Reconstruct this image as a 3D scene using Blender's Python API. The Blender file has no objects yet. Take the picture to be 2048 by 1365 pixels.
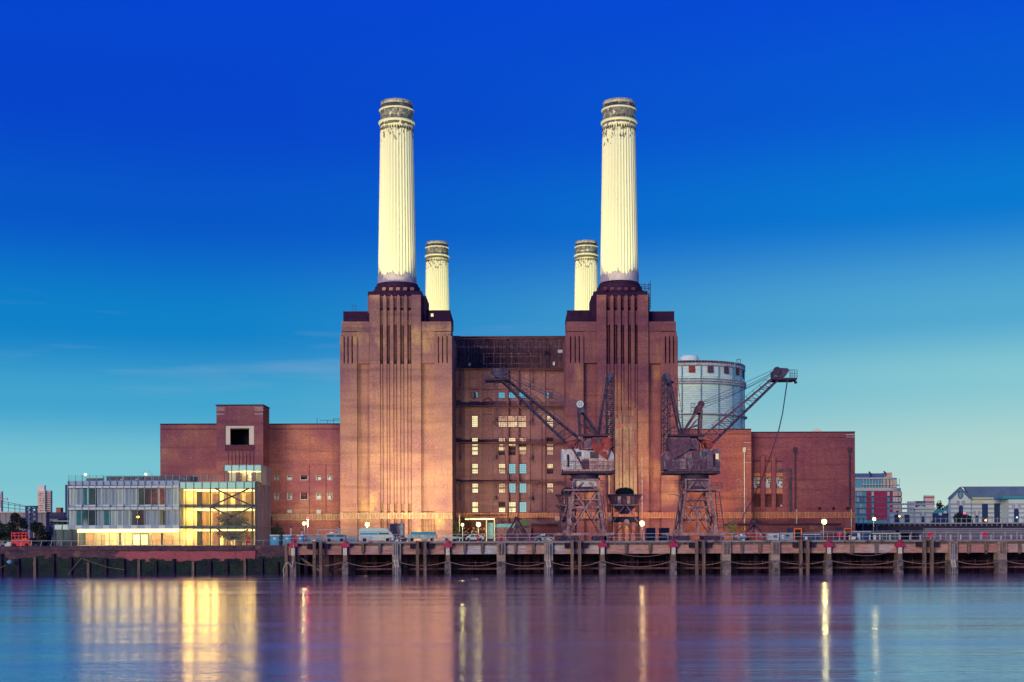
import bpy, math, random
from mathutils import Vector, Matrix
random.seed(7)
SC = bpy.context.scene
COL = SC.collection
# ------------------------------------------------------------------ camera, sky, sun
F, CX, HZ, CZ, ROLL = 2624.0, 1042.0, 1078.0, 0.4, 0.0033     # focal length and vanishing point measured in the photograph
def X(px, Y): return (px - CX) / F * Y
def Z(py, Y, px=1024): return CZ + (HZ + (1024 - px) * ROLL - py) / F * Y
cam = bpy.data.cameras.new('camera'); co = bpy.data.objects.new('camera', cam); COL.objects.link(co)
cam.sensor_width = 36; cam.lens = F / 2048 * 36
cam.shift_x = (1024 - CX) / 2048; cam.shift_y = (HZ - 682.5) / 2048
cam.clip_start = 1; cam.clip_end = 9000
co.matrix_world = Matrix.Translation((0, 0, CZ)) @ Matrix.Rotation(math.pi / 2, 4, 'X') @ Matrix.Rotation(-ROLL, 4, 'Z')
SC.camera = co
SC.view_settings.view_transform = 'Standard'; SC.view_settings.look = 'None'
SC.view_settings.gamma = 1; SC.view_settings.use_curve_mapping = False
SC.view_settings.exposure = 0.2
SC.render.engine = 'CYCLES'
SC.cycles.use_denoising = True
SC.cycles.max_bounces = 6; SC.cycles.transparent_max_bounces = 12
SC.cycles.sample_clamp_indirect = 6

def s2l(c):
    return tuple(((v / 255 + .055) / 1.055) ** 2.4 if v / 255 > .04045 else v / 255 / 12.92 for v in c)
SUN_EL, SUN_AZ = math.radians(11), math.radians(-150)      # low sun behind the camera's left shoulder
w = bpy.data.worlds.new('World'); SC.world = w; w.use_nodes = True
nt = w.node_tree; nt.nodes.clear(); N = nt.nodes.new; L = nt.links.new
tc = N('ShaderNodeTexCoord'); sep = N('ShaderNodeSeparateXYZ'); L(tc.outputs['Generated'], sep.inputs[0])
def ramp(stops):
    r = N('ShaderNodeValToRGB'); r.color_ramp.interpolation = 'EASE'
    e = r.color_ramp.elements
    while len(e) < len(stops): e.new(.5)
    for k, (p, c) in enumerate(stops): e[k].position = p; e[k].color = (*s2l(c), 1)
    mp = N('ShaderNodeMapRange'); mp.inputs['From Min'].default_value = 0; mp.inputs['From Max'].default_value = 1
    L(sep.outputs['Z'], mp.inputs['Value']); L(mp.outputs[0], r.inputs[0]); return r
left = ramp([(0, (140, 198, 205)), (.055, (116, 190, 206)), (.10, (62, 160, 202)), (.155, (6, 126, 196)), (.235, (0, 84, 196)), (.30, (0, 66, 198)), (.38, (0, 66, 204)), (1, (0, 46, 160))])
right = ramp([(0, (200, 216, 202)), (.06, (170, 208, 204)), (.115, (130, 194, 206)), (.16, (80, 165, 204)), (.235, (0, 118, 204)), (.31, (0, 88, 206)), (.38, (0, 74, 210)), (1, (0, 46, 160))])
mx = N('ShaderNodeMapRange'); mx.interpolation_type = 'SMOOTHSTEP'
mx.inputs['From Min'].default_value = -.25; mx.inputs['From Max'].default_value = .38
L(sep.outputs['X'], mx.inputs['Value'])
mix = N('ShaderNodeMix'); mix.data_type = 'RGBA'; L(mx.outputs[0], mix.inputs[0]); L(left.outputs[0], mix.inputs[6]); L(right.outputs[0], mix.inputs[7])
# faint long clouds low in the sky
mpg = N('ShaderNodeMapping'); mpg.inputs['Scale'].default_value = (3.2, 3.2, 34); mpg.inputs['Rotation'].default_value = (0, math.radians(7), 0)
L(tc.outputs['Generated'], mpg.inputs[0])
cn = N('ShaderNodeTexNoise'); cn.inputs['Scale'].default_value = 1.5; cn.inputs['Detail'].default_value = 5; L(mpg.outputs[0], cn.inputs['Vector'])
cm = N('ShaderNodeMapRange'); cm.inputs['From Min'].default_value = .52; cm.inputs['From Max'].default_value = .82; L(cn.outputs[0], cm.inputs['Value'])
band = N('ShaderNodeValToRGB'); be = band.color_ramp.elements
for p, v in ((.09, 0), (.125, 1), (.15, 1), (.19, 0)):
    e = be.new(p); e.color = (v, v, v, 1)
be.remove(be[0]); be[-1].color = (0, 0, 0, 1)
L(sep.outputs['Z'], band.inputs[0])
mm = N('ShaderNodeMath'); mm.operation = 'MULTIPLY'; L(cm.outputs[0], mm.inputs[0]); L(band.outputs[0], mm.inputs[1])
xm = N('ShaderNodeMapRange'); xm.inputs['From Min'].default_value = .1; xm.inputs['From Max'].default_value = -.12; xm.inputs['To Max'].default_value = .5
L(sep.outputs['X'], xm.inputs['Value'])
mm2 = N('ShaderNodeMath'); mm2.operation = 'MULTIPLY'; L(mm.outputs[0], mm2.inputs[0]); L(xm.outputs[0], mm2.inputs[1])
mixc = N('ShaderNodeMix'); mixc.data_type = 'RGBA'; L(mm2.outputs[0], mixc.inputs[0]); L(mix.outputs[2], mixc.inputs[6]); mixc.inputs[7].default_value = (*s2l((140, 170, 205)), 1)
sky = N('ShaderNodeTexSky'); sky.sky_type = 'NISHITA'; sky.sun_disc = False; sky.sun_elevation = SUN_EL; sky.sun_rotation = SUN_AZ
bg = N('ShaderNodeBackground'); bg.inputs[1].default_value = .9; L(mixc.outputs[2], bg.inputs[0])
bg2 = N('ShaderNodeBackground'); bg2.inputs[1].default_value = .001; L(sky.outputs[0], bg2.inputs[0])
ad = N('ShaderNodeAddShader'); L(bg.outputs[0], ad.inputs[0]); L(bg2.outputs[0], ad.inputs[1])
wo = N('ShaderNodeOutputWorld'); L(ad.outputs[0], wo.inputs[0])
sl = bpy.data.lights.new('sun', 'SUN'); sl.energy = 1.75; sl.angle = math.radians(24); sl.color = (1, .80, .60)
so = bpy.data.objects.new('sun', sl); COL.objects.link(so)
sd = Vector((math.sin(SUN_AZ) * math.cos(SUN_EL), math.cos(SUN_AZ) * math.cos(SUN_EL), math.sin(SUN_EL)))
so.rotation_euler = (-sd).to_track_quat('-Z', 'Y').to_euler()

# ------------------------------------------------------------------ materials
MT = {}
def mk(name, c1, c2=None, scale=.5, st=(1, 1, 1), rough=.85, metal=0, fine=0, fst=(1, 1, 1), c3=None, s3=.15, t3=.62, st3=(1, 1, 1), bump=0, spec=.3, emit=None, es=0):
    """Weathered surface: colours 1 and 2 mixed by a noise in world metres, colour 3 in patches, fine grain on top."""
    m = bpy.data.materials.new(name); m.use_nodes = True; nt = m.node_tree; N = nt.nodes.new; L = nt.links.new
    b = nt.nodes['Principled BSDF']; b.inputs['Roughness'].default_value = rough; b.inputs['Metallic'].default_value = metal
    b.inputs['Specular IOR Level'].default_value = spec
    if emit: b.inputs['Emission Color'].default_value = (*emit, 1); b.inputs['Emission Strength'].default_value = es
    if c2 is None and not fine:
        b.inputs['Base Color'].default_value = (*c1, 1); MT[name] = m; return m
    c2 = c2 or c1
    g = N('ShaderNodeNewGeometry')
    def noise(sc, stv, det=4):
        mp = N('ShaderNodeMapping'); mp.inputs['Scale'].default_value = tuple(sc * v for v in stv); L(g.outputs['Position'], mp.inputs[0])
        n = N('ShaderNodeTexNoise'); n.inputs['Scale'].default_value = 1; n.inputs['Detail'].default_value = det; L(mp.outputs[0], n.inputs['Vector']); return n
    def rng(sock, a, bb, lo=0, hi=1):
        r = N('ShaderNodeMapRange'); r.inputs['From Min'].default_value = a; r.inputs['From Max'].default_value = bb
        r.inputs['To Min'].default_value = lo; r.inputs['To Max'].default_value = hi; L(sock, r.inputs['Value']); return r.outputs[0]
    def mixc(fac, a, bb):
        x = N('ShaderNodeMix'); x.data_type = 'RGBA'; L(fac, x.inputs[0])
        for s, v in ((6, a), (7, bb)):
            if isinstance(v, tuple): x.inputs[s].default_value = (*v, 1)
            else: L(v, x.inputs[s])
        return x.outputs[2]
    col = mixc(rng(noise(scale, st).outputs[0], .35, .65), tuple(c1), tuple(c2))
    if c3: col = mixc(rng(noise(s3, st3, 6).outputs[0], t3, t3 + .1), col, tuple(c3))
    if fine:
        fn = noise(1, fst, 2)
        hs = N('ShaderNodeHueSaturation'); L(rng(fn.outputs[0], .3, .7, 1 - fine, 1 + fine), hs.inputs['Value']); L(col, hs.inputs['Color']); col = hs.outputs[0]
        if bump:
            bp = N('ShaderNodeBump'); bp.inputs['Strength'].default_value = bump; bp.inputs['Distance'].default_value = .1
            L(fn.outputs[0], bp.inputs['Height']); L(bp.outputs[0], b.inputs['Normal'])
    L(col, b.inputs['Base Color']); MT[name] = m; return m
def brick(name, c1, c2, c3, t3=.6, c4=None):
    """Brickwork seen from far: course banding, single-brick grain, blotches, streaks and pale salts."""
    m = mk(name, c1, c2, .11, (1, 1, 1.6), .92, fine=.30, fst=(2.2, 2.2, 7), c3=c3, s3=.14, t3=t3, st3=(1, 1, .6), spec=.15)
    nt = m.node_tree; N = nt.nodes.new; L = nt.links.new; b = nt.nodes['Principled BSDF']
    src = b.inputs['Base Color'].links[0].from_socket
    g = N('ShaderNodeNewGeometry')
    def layer(src, sc, lo, hi, fac, colr, blend='MIX'):
        mp = N('ShaderNodeMapping'); mp.inputs['Scale'].default_value = sc; L(g.outputs['Position'], mp.inputs[0])
        n = N('ShaderNodeTexNoise'); n.inputs['Scale'].default_value = 1; n.inputs['Detail'].default_value = 5; L(mp.outputs[0], n.inputs['Vector'])
        r = N('ShaderNodeMapRange'); r.inputs['From Min'].default_value = lo; r.inputs['From Max'].default_value = hi; r.inputs['To Max'].default_value = fac; L(n.outputs[0], r.inputs['Value'])
        x = N('ShaderNodeMix'); x.data_type = 'RGBA'; x.blend_type = blend; L(r.outputs[0], x.inputs[0]); L(src, x.inputs[6]); x.inputs[7].default_value = (*colr, 1); return x.outputs[2]
    src = layer(src, (.07, .07, .9), .5, .72, .55, tuple(v * .62 for v in c1))           # dark courses
    src = layer(src, (.9, .9, .05), .56, .8, .5, tuple(v * .5 for v in c1))               # rain streaks
    if c4: src = layer(src, (.05, .05, .5), .56, .66, .6, c4)
    src = layer(src, (6, 6, 10), .58, .75, .5, tuple(min(1, v * 1.7) for v in c2))
    L(src, b.inputs['Base Color']); return m
brick('brick_left_tower', (.235, .110, .130), (.35, .185, .145), (.48, .28, .15), .60)
brick('brick_right_tower', (.19, .070, .100), (.29, .115, .105), (.40, .19, .12), .56)
brick('brick_wing_left', (.205, .072, .105), (.31, .13, .11), (.38, .20, .15), .62)
brick('brick_wing_right', (.235, .070, .09), (.34, .12, .09), (.40, .2, .18), .66, c4=(.42, .14, .10))
brick('brick_end_wing', (.195, .058, .09), (.27, .092, .10), (.30, .12, .12), .63)
brick('brick_boiler', (.155, .075, .115), (.225, .11, .135), (.27, .15, .15), .60)
brick('brick_dark', (.032, .012, .045), (.055, .02, .055), (.08, .035, .06), .63)  # dark brick; on the tower tops it holds soot and shade together
brick('brick_half_dark', (.10, .035, .06), (.16, .06, .07), (.28, .14, .09), .58)
brick('brick_cream', (.32, .20, .14), (.44, .33, .19), (.26, .12, .11), .56)
brick('brick_orange', (.40, .15, .11), (.46, .2, .13), (.5, .3, .2), .65)
brick('brick_patch', (.30, .07, .085), (.36, .10, .11), (.3, .1, .1), .62)
mk('ashlar', (.06, .035, .06), (.11, .06, .07), .3, (1, 1, 3), .95, fine=.35, fst=(1.2, 1.2, 5), c3=(.19, .10, .09), s3=.3, t3=.6)
mk('algae', (.008, .014, .024), (.018, .038, .024), .35, (1, 1, 1.5), .95, fine=.5, fst=(3, 3, 4), c3=(.03, .02, .035), s3=.4, t3=.6)
def chimney_mat(name, seed, t):
    m = bpy.data.materials.new(name); m.use_nodes = True; nt = m.node_tree; N = nt.nodes.new; L = nt.links.new
    b = nt.nodes['Principled BSDF']; b.inputs['Roughness'].default_value = .75; b.inputs['Specular IOR Level'].default_value = .2
    g = N('ShaderNodeTexCoord')
    def ns(sc, off, det=6):
        mp = N('ShaderNodeMapping'); mp.inputs['Scale'].default_value = sc; mp.inputs['Location'].default_value = (seed, off, seed * 2); L(g.outputs['Object'], mp.inputs[0])
        n = N('ShaderNodeTexNoise'); n.inputs['Scale'].default_value = 1; n.inputs['Detail'].default_value = det; L(mp.outputs[0], n.inputs['Vector']); return n.outputs[0]
    sx = N('ShaderNodeSeparateXYZ'); L(g.outputs['Object'], sx.inputs[0])
    hr = N('ShaderNodeValToRGB'); e = hr.color_ramp.elements      # peeling paint round the top, fraction of the shaft height
    e[0].position = .0; e[0].color = (.12, .12, .12, 1); e[1].position = 1; e[1].color = (1, 1, 1, 1)
    for p, v in ((.012, .05), (.70, .1), (.78, .5), (.835, .66), (.86, .5), (.868, 1.25), (.885, 1.12), (.925, 1.0), (.93, 1.3), (.95, 1.1), (.972, .8)):
        k = e.new(p); k.color = (v, v, v, 1)
    hh = N('ShaderNodeMath'); hh.operation = 'DIVIDE'; L(sx.outputs['Z'], hh.inputs[0]); hh.inputs[1].default_value = 41.2; L(hh.outputs[0], hr.inputs[0])
    a = N('ShaderNodeMath'); a.operation = 'MULTIPLY_ADD'; L(ns((1.5, 1.5, .9), 0, 12), a.inputs[0]); a.inputs[1].default_value = 1.0
    sc = N('ShaderNodeMath'); sc.operation = 'MULTIPLY'; L(hr.outputs[0], sc.inputs[0]); sc.inputs[1].default_value = .36; L(sc.outputs[0], a.inputs[2])
    r = N('ShaderNodeMapRange'); r.inputs['From Min'].default_value = t; r.inputs['From Max'].default_value = t + .09; L(a.outputs[0], r.inputs['Value'])
    m1 = N('ShaderNodeMix'); m1.data_type = 'RGBA'; L(ns((.3, .3, .1), 5), m1.inputs[0]); m1.inputs[6].default_value = (.84, .80, .52, 1); m1.inputs[7].default_value = (.88, .85, .60, 1)
    m3 = N('ShaderNodeMix'); m3.data_type = 'RGBA'; L(ns((2, 2, 3), 9), m3.inputs[0]); m3.inputs[6].default_value = (.05, .04, .07, 1); m3.inputs[7].default_value = (.28, .24, .17, 1)
    m2 = N('ShaderNodeMix'); m2.data_type = 'RGBA'; L(r.outputs[0], m2.inputs[0]); L(m1.outputs[2], m2.inputs[6]); L(m3.outputs[2], m2.inputs[7])
    L(m2.outputs[2], b.inputs['Base Color']); MT[name] = m
chimney_mat('chimney_paint', 3.1, .76); chimney_mat('chimney_paint_b', 8.7, .73); chimney_mat('chimney_paint_c', 14.2, .74)
mk('chimney_shade_stain', (.13, .12, .11), (.34, .32, .22), 1.3, (1, 1, .8), .9, fine=.45, fst=(4, 4, 3), c3=(.72, .70, .50), s3=1.6, t3=.56, st3=(1, 1, .7))  # stains plus the collar's upward shadow, both in the colour
mk('chimney_shade_stain_dark', (.05, .04, .07), (.16, .13, .12), 1.0, (1, 1, 1.5), .9, fine=.4, fst=(4, 4, 4), c3=(.5, .48, .36), s3=.8, t3=.6)
mk('chimney_rim', (.55, .53, .40), (.35, .32, .26), .9, (1, 1, 2), .9, fine=.4, fst=(3, 3, 6), c3=(.1, .08, .1), s3=.7, t3=.58)
mk('collar_paint', (.84, .82, .60), (.78, .76, .56), 1)
mk('shadow_grey', (.42, .34, .42), (.50, .42, .46), .8, fine=.1, fst=(3, 3, 3))  # grey of the jagged shadow modelled round each chimney foot
mk('concrete', (.26, .20, .18), (.38, .28, .22), .35, (1, 1, 4), .9, fine=.25, fst=(2, 2, 9), c3=(.46, .36, .28), s3=.4, t3=.58, st3=(1, 1, 2))
mk('concrete_beam', (.36, .17, .15), (.46, .27, .21), .10, (1, 1, 5), .9, fine=.28, fst=(.8, .8, 6), c3=(.42, .42, .42), s3=.07, t3=.54, st3=(1, 1, 1))
mk('concrete_pale', (.55, .50, .44), (.66, .60, .50), 1, fine=.2, fst=(4, 4, 4), c3=(.25, .2, .2), s3=1.2, t3=.6)
mk('concrete_wet', (.13, .10, .11), (.22, .17, .15), .8, fine=.35, fst=(3, 3, 3), c3=(.04, .05, .04), s3=.9, t3=.55)
mk('deck_edge', (.20, .19, .22), (.28, .27, .28), .4, (1, 1, 1), fine=.3, fst=(2, 2, 8), c3=(.12, .07, .08), s3=.5, t3=.56)
mk('timber', (.13, .085, .07), (.22, .15, .11), .9, (3, 3, .4), .95, fine=.4, fst=(9, 9, 1.2), c3=(.05, .04, .04), s3=.8, t3=.6)
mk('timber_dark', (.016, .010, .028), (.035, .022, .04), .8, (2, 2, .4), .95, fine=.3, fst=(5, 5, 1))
mk('timber_pale', (.5, .44, .33), (.6, .52, .4), 2, fine=.2, fst=(6, 6, 3))
mk('rust_steel', (.07, .028, .05), (.13, .055, .06), 1.2, (1, 1, 1), .8, fine=.4, fst=(5, 5, 5), c3=(.26, .12, .08), s3=1.1, t3=.58)
mk('crane_paint', (.42, .27, .25), (.20, .11, .13), .9, (1, 1, .6), .75, fine=.35, fst=(5, 5, 3), c3=(.18, .08, .07), s3=1.1, t3=.57)
mk('crane_dark', (.035, .028, .07), (.075, .045, .075), .7, (1, 1, 1), .7, fine=.4, fst=(4, 4, 4), c3=(.18, .10, .10), s3=1.2, t3=.62)
mk('crane_blue', (.05, .045, .10), (.11, .09, .13), .8, fine=.3, fst=(4, 4, 4), c3=(.2, .17, .2), s3=1.2, t3=.6)
mk('house_white', (.72, .68, .60), (.50, .44, .42), .8, (1, 1, .5), .7, fine=.25, fst=(3, 3, 2), c3=(.36, .16, .12), s3=.9, t3=.60)
mk('house_pink', (.62, .42, .34), (.42, .22, .18), .9, (1, 1, .5), .8, fine=.3, fst=(3, 3, 2), c3=(.62, .52, .44), s3=.9, t3=.58)
mk('rust_red', (.38, .075, .05), (.26, .045, .05), .7, (1, 1, .5), .85, fine=.3, fst=(3, 3, 2), c3=(.5, .28, .22), s3=1.0, t3=.62)
mk('rust_purple', (.17, .08, .11), (.11, .055, .085), .7, fine=.3, fst=(3, 3, 2), c3=(.26, .15, .14), s3=.9, t3=.6)
mk('house_grey', (.22, .14, .18), (.11, .065, .10), .8, (1, 1, .5), fine=.35, fst=(3, 3, 2), c3=(.40, .30, .25), s3=.9, t3=.58)
mk('steel_beam', (.11, .045, .065), (.17, .07, .08), .6, fine=.3, fst=(3, 3, 3))
mk('sheet_dark', (.09, .045, .075), (.15, .08, .10), .4, (1, 1, .3), fine=.3, fst=(3, 3, .8), c3=(.04, .02, .05), s3=.5, t3=.56)
mk('dark_void', (.012, .008, .02))
mk('screen_slats', (.48, .34, .22), (.34, .2, .16), .8, (3, 3, .2), fine=.25, fst=(4, 4, 1))
mk('screen_orange', (.55, .24, .14), (.42, .16, .12), .8, (3, 3, .2), fine=.25, fst=(4, 4, 1))
mk('holder_paint', (.72, .92, .82), (.82, .94, .82), .1, fine=.1, fst=(.5, .5, 2), rough=.6)
mk('holder_standard', (.10, .24, .33), (.14, .3, .38), .5, fine=.1, fst=(1, 1, 1))
mk('holder_rim', (.55, .55, .58), (.6, .55, .56), .5, fine=.3, fst=(1, 1, 1), c3=(.45, .2, .18), s3=.5, t3=.58)
mk('frame_grey', (.30, .38, .44), (.34, .42, .47), 1)
mk('panel_pale', (.56, .64, .64), (.62, .68, .64), 1); mk('panel_mid', (.30, .42, .52), (.34, .45, .54), 1)
mk('mullion_dark', (.05, .06, .08), (.07, .07, .08), 1, rough=.5)
mk('curtain', (.40, .44, .56), (.50, .53, .60), .9, (4, 4, .1), fine=.10, fst=(9, 9, .1)); mk('curtain_pale', (.66, .70, .66), (.72, .75, .70), 1, (4, 4, .1))
mk('blind_teal', (.02, .20, .24), (.03, .24, .27), 1); mk('room_dark', (.09, .012, .06), (.14, .02, .07), .8)
mk('room_red', (.26, .06, .05), (.12, .03, .05), .9, fine=.5, fst=(2, 2, 2)); mk('door_wood', (.45, .24, .08), (.5, .3, .1), 1)
mk('navy_cladding', (.015, .04, .14), (.02, .05, .16), .3, rough=.6)
mk('green_glass_band', (.50, .80, .66), (.56, .82, .68), .2, rough=.25)
mk('frosted_band', (.42, .86, .62), (.5, .88, .66), .15, rough=.2, spec=.5)
mk('warm_wall', (.80, .62, .30), (.86, .70, .38), .3, rough=.8); mk('cream_wall', (.78, .70, .48), (.82, .74, .52), .3)
mk('brown_wall', (.26, .15, .09), (.34, .2, .12), .5); mk('floor_slab', (.35, .33, .3), (.4, .36, .33), .5)
mk('fin_metal', (.50, .36, .26), (.56, .42, .3), .6, rough=.5)
mk('rail_metal', (.30, .35, .40), (.36, .40, .44), 1, rough=.5)
mk('red_paint', (.42, .02, .08), (.36, .015, .07), 1.5, rough=.5, fine=.15, fst=(4, 4, 4)); mk('red_bright', (.80, .01, .05), (.7, .01, .04), 1, rough=.5)
mk('orange_paint', (.9, .18, .03), (.8, .15, .03), 1); mk('white_paint', (.78, .78, .74), (.7, .72, .7), 1, rough=.5); mk('blue_plastic', (.02, .24, .45), (.03, .28, .5), 1, rough=.5)
mk('blue_pale', (.16, .34, .44), (.2, .38, .46), 1); mk('van_green', (.50, .66, .55), (.58, .70, .56), .5, rough=.4, fine=.05, fst=(2, 2, 2)); mk('van_blue', (.03, .30, .50), (.04, .34, .52), 1, rough=.4)
mk('tarp_teal', (.03, .26, .36), (.04, .32, .40), .4, fine=.2, fst=(2, 2, 2)); mk('tarp_pale', (.28, .46, .44), (.5, .6, .5), .9, fine=.3, fst=(2, 2, 2))
mk('glass_dark', (.03, .05, .08), rough=.1, spec=.8); mk('tyre', (.02, .02, .025)); mk('navy_steel', (.02, .03, .09), (.03, .04, .11), 1)
mk('leaf_dark', (.012, .028, .035), (.025, .045, .03), .8, rough=.7); mk('leaf_green', (.04, .08, .045), (.07, .11, .05), .8, rough=.7)
mk('leaf_brown', (.13, .08, .03), (.2, .13, .04), .9, rough=.7); mk('bark', (.09, .05, .04), (.13, .08, .05), 2)
mk('ground', (.09, .075, .08), (.13, .11, .10), .1, fine=.3, fst=(1, 1, 1)); mk('rope', (.20, .13, .13), (.26, .18, .16), 2); mk('cable', (.05, .07, .13), (.06, .08, .14), 1)
mk('tile_roof', (.05, .05, .12), (.08, .07, .13), .6); mk('brick_house', (.36, .12, .09), (.42, .16, .11), .5); mk('stone_trim', (.62, .56, .46), (.68, .6, .5), .8)
mk('tower_cream', (.85, .72, .62), (.88, .76, .64), .15); mk('tower_panel', (.68, .42, .38), (.58, .38, .36), .3); mk('shed_panel', (.26, .23, .26), (.33, .28, .28), .2, (1, 1, .3), fine=.1, fst=(.7, .7, .1))
mk('slate', (.10, .17, .28), (.13, .2, .30), .4, fine=.1, fst=(.6, .6, 1)); mk('render_pale', (.60, .72, .66), (.66, .76, .68), .2); mk('render_cream', (.62, .64, .46), (.66, .66, .48), .2)
mk('render_grey', (.34, .40, .46), (.38, .43, .48), .3); mk('apt_red', (.42, .03, .09), (.46, .04, .10), .3, rough=.6); mk('apt_white', (.66, .66, .6), (.72, .70, .62), .3)
mk('apt_glass', (.08, .30, .42), (.12, .38, .46), .25, rough=.15, spec=.6); mk('apt_blue', (.10, .16, .32), (.13, .19, .36), .3); mk('apt_warm', (.72, .46, .30), (.8, .62, .42), .4)
mk('bridge_steel', (.03, .025, .07), (.05, .04, .09), .4); mk('bridge_rail', (.26, .30, .38), (.3, .34, .4), 1); mk('teal_roof', (.04, .30, .40), (.05, .33, .42), 1)
mk('site_rubble', (.3, .28, .28), (.5, .45, .35), 2, fine=.5, fst=(3, 3, 3), c3=(.05, .25, .35), s3=1.5, t3=.55)
def emi(name, c, s):
    m = bpy.data.materials.new(name); m.use_nodes = True; nt = m.node_tree; nt.nodes.clear()
    e = nt.nodes.new('ShaderNodeEmission'); e.inputs[0].default_value = (*c, 1); e.inputs[1].default_value = s
    o = nt.nodes.new('ShaderNodeOutputMaterial'); nt.links.new(e.outputs[0], o.inputs[0]); MT[name] = m
emi('lamp_warm', (1, .92, .30), 4); emi('lamp_red', (1, .03, .10), 5); emi('strip_light', (1, .70, .22), 4); emi('lamp_orange', (1, .35, .05), 8); emi('globe', (1, .97, .75), 1.2)
def lit_pane(name, c1, c2, s, sc):
    m = bpy.data.materials.new(name); m.use_nodes = True; nt = m.node_tree; N = nt.nodes.new; L = nt.links.new
    b = nt.nodes['Principled BSDF']; b.inputs['Base Color'].default_value = (.05, .05, .05, 1); b.inputs['Roughness'].default_value = .3
    g = N('ShaderNodeNewGeometry'); mp = N('ShaderNodeMapping'); mp.inputs['Scale'].default_value = (sc, sc, sc); L(g.outputs['Position'], mp.inputs[0])
    n = N('ShaderNodeTexVoronoi'); n.distance = 'CHEBYCHEV'; n.inputs['Scale'].default_value = 1; L(mp.outputs[0], n.inputs['Vector'])
    sp = N('ShaderNodeSeparateColor'); L(n.outputs['Color'], sp.inputs[0])
    x = N('ShaderNodeMix'); x.data_type = 'RGBA'; L(sp.outputs[0], x.inputs[0]); x.inputs[6].default_value = (*c1, 1); x.inputs[7].default_value = (*c2, 1)
    L(x.outputs[2], b.inputs['Emission Color']); b.inputs['Emission Strength'].default_value = s; MT[name] = m
lit_pane('lit_yellow', (1, .93, .55), (.8, .66, .34), 1.1, 1.0); lit_pane('lit_orange', (.85, .55, .32), (.30, .10, .08), .8, 1.3)
lit_pane('lit_amber', (1, .78, .42), (.6, .36, .22), .95, 1.2)
m = bpy.data.materials.new('pane_glass'); m.use_nodes = True; nt = m.node_tree; nt.nodes.clear(); N = nt.nodes.new; L = nt.links.new
t_, g_, x_, o_ = N('ShaderNodeBsdfTransparent'), N('ShaderNodeBsdfGlossy'), N('ShaderNodeMixShader'), N('ShaderNodeOutputMaterial')
t_.inputs[0].default_value = (.93, .95, .93, 1); g_.inputs['Roughness'].default_value = .03; x_.inputs[0].default_value = .04
L(t_.outputs[0], x_.inputs[1]); L(g_.outputs[0], x_.inputs[2]); L(x_.outputs[0], o_.inputs[0]); MT['pane_glass'] = m
# river: smooth long-exposure surface, stretched swell
m = bpy.data.materials.new('river_water'); m.use_nodes = True; nt = m.node_tree; N = nt.nodes.new; L = nt.links.new
nt.nodes.remove(nt.nodes['Principled BSDF']); gl = N('ShaderNodeBsdfGlossy'); df = N('ShaderNodeBsdfDiffuse'); fr = N('ShaderNodeFresnel'); fr.inputs[0].default_value = 1.33
gl.inputs[0].default_value = (.98, .95, .94, 1); df.inputs[0].default_value = (.14, .11, .27, 1); fm = N('ShaderNodeMapRange'); fm.inputs['To Min'].default_value = .42; fm.inputs['To Max'].default_value = .97
L(fr.outputs[0], fm.inputs['Value']); mxw = N('ShaderNodeMixShader'); L(fm.outputs[0], mxw.inputs[0]); L(df.outputs[0], mxw.inputs[1]); L(gl.outputs[0], mxw.inputs[2]); L(mxw.outputs[0], nt.nodes['Material Output'].inputs[0])
g = N('ShaderNodeNewGeometry')
def wn(sc, det, rot=0):
    mp = N('ShaderNodeMapping'); mp.inputs['Scale'].default_value = sc; mp.inputs['Rotation'].default_value = (0, 0, rot); L(g.outputs['Position'], mp.inputs[0])
    n = N('ShaderNodeTexNoise'); n.inputs['Scale'].default_value = 1; n.inputs['Detail'].default_value = det; L(mp.outputs[0], n.inputs['Vector']); return n.outputs[0]
b1 = N('ShaderNodeBump'); b1.inputs['Strength'].default_value = 1; b1.inputs['Distance'].default_value = .07; L(wn((.035, .26, 1), 4, .05), b1.inputs['Height'])
b2 = N('ShaderNodeBump'); b2.inputs['Strength'].default_value = 1; b2.inputs['Distance'].default_value = .02; L(wn((.9, 3.2, 1), 4), b2.inputs['Height']); L(b1.outputs[0], b2.inputs['Normal'])
L(b2.outputs[0], gl.inputs['Normal'])
rr = N('ShaderNodeMapRange'); rr.inputs['To Min'].default_value = .08; rr.inputs['To Max'].default_value = .18; rr.inputs['From Min'].default_value = .35; rr.inputs['From Max'].default_value = .65
L(wn((.012, .15, 1), 5), rr.inputs['Value']); L(rr.outputs[0], gl.inputs['Roughness']); MT['river_water'] = m

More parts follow.
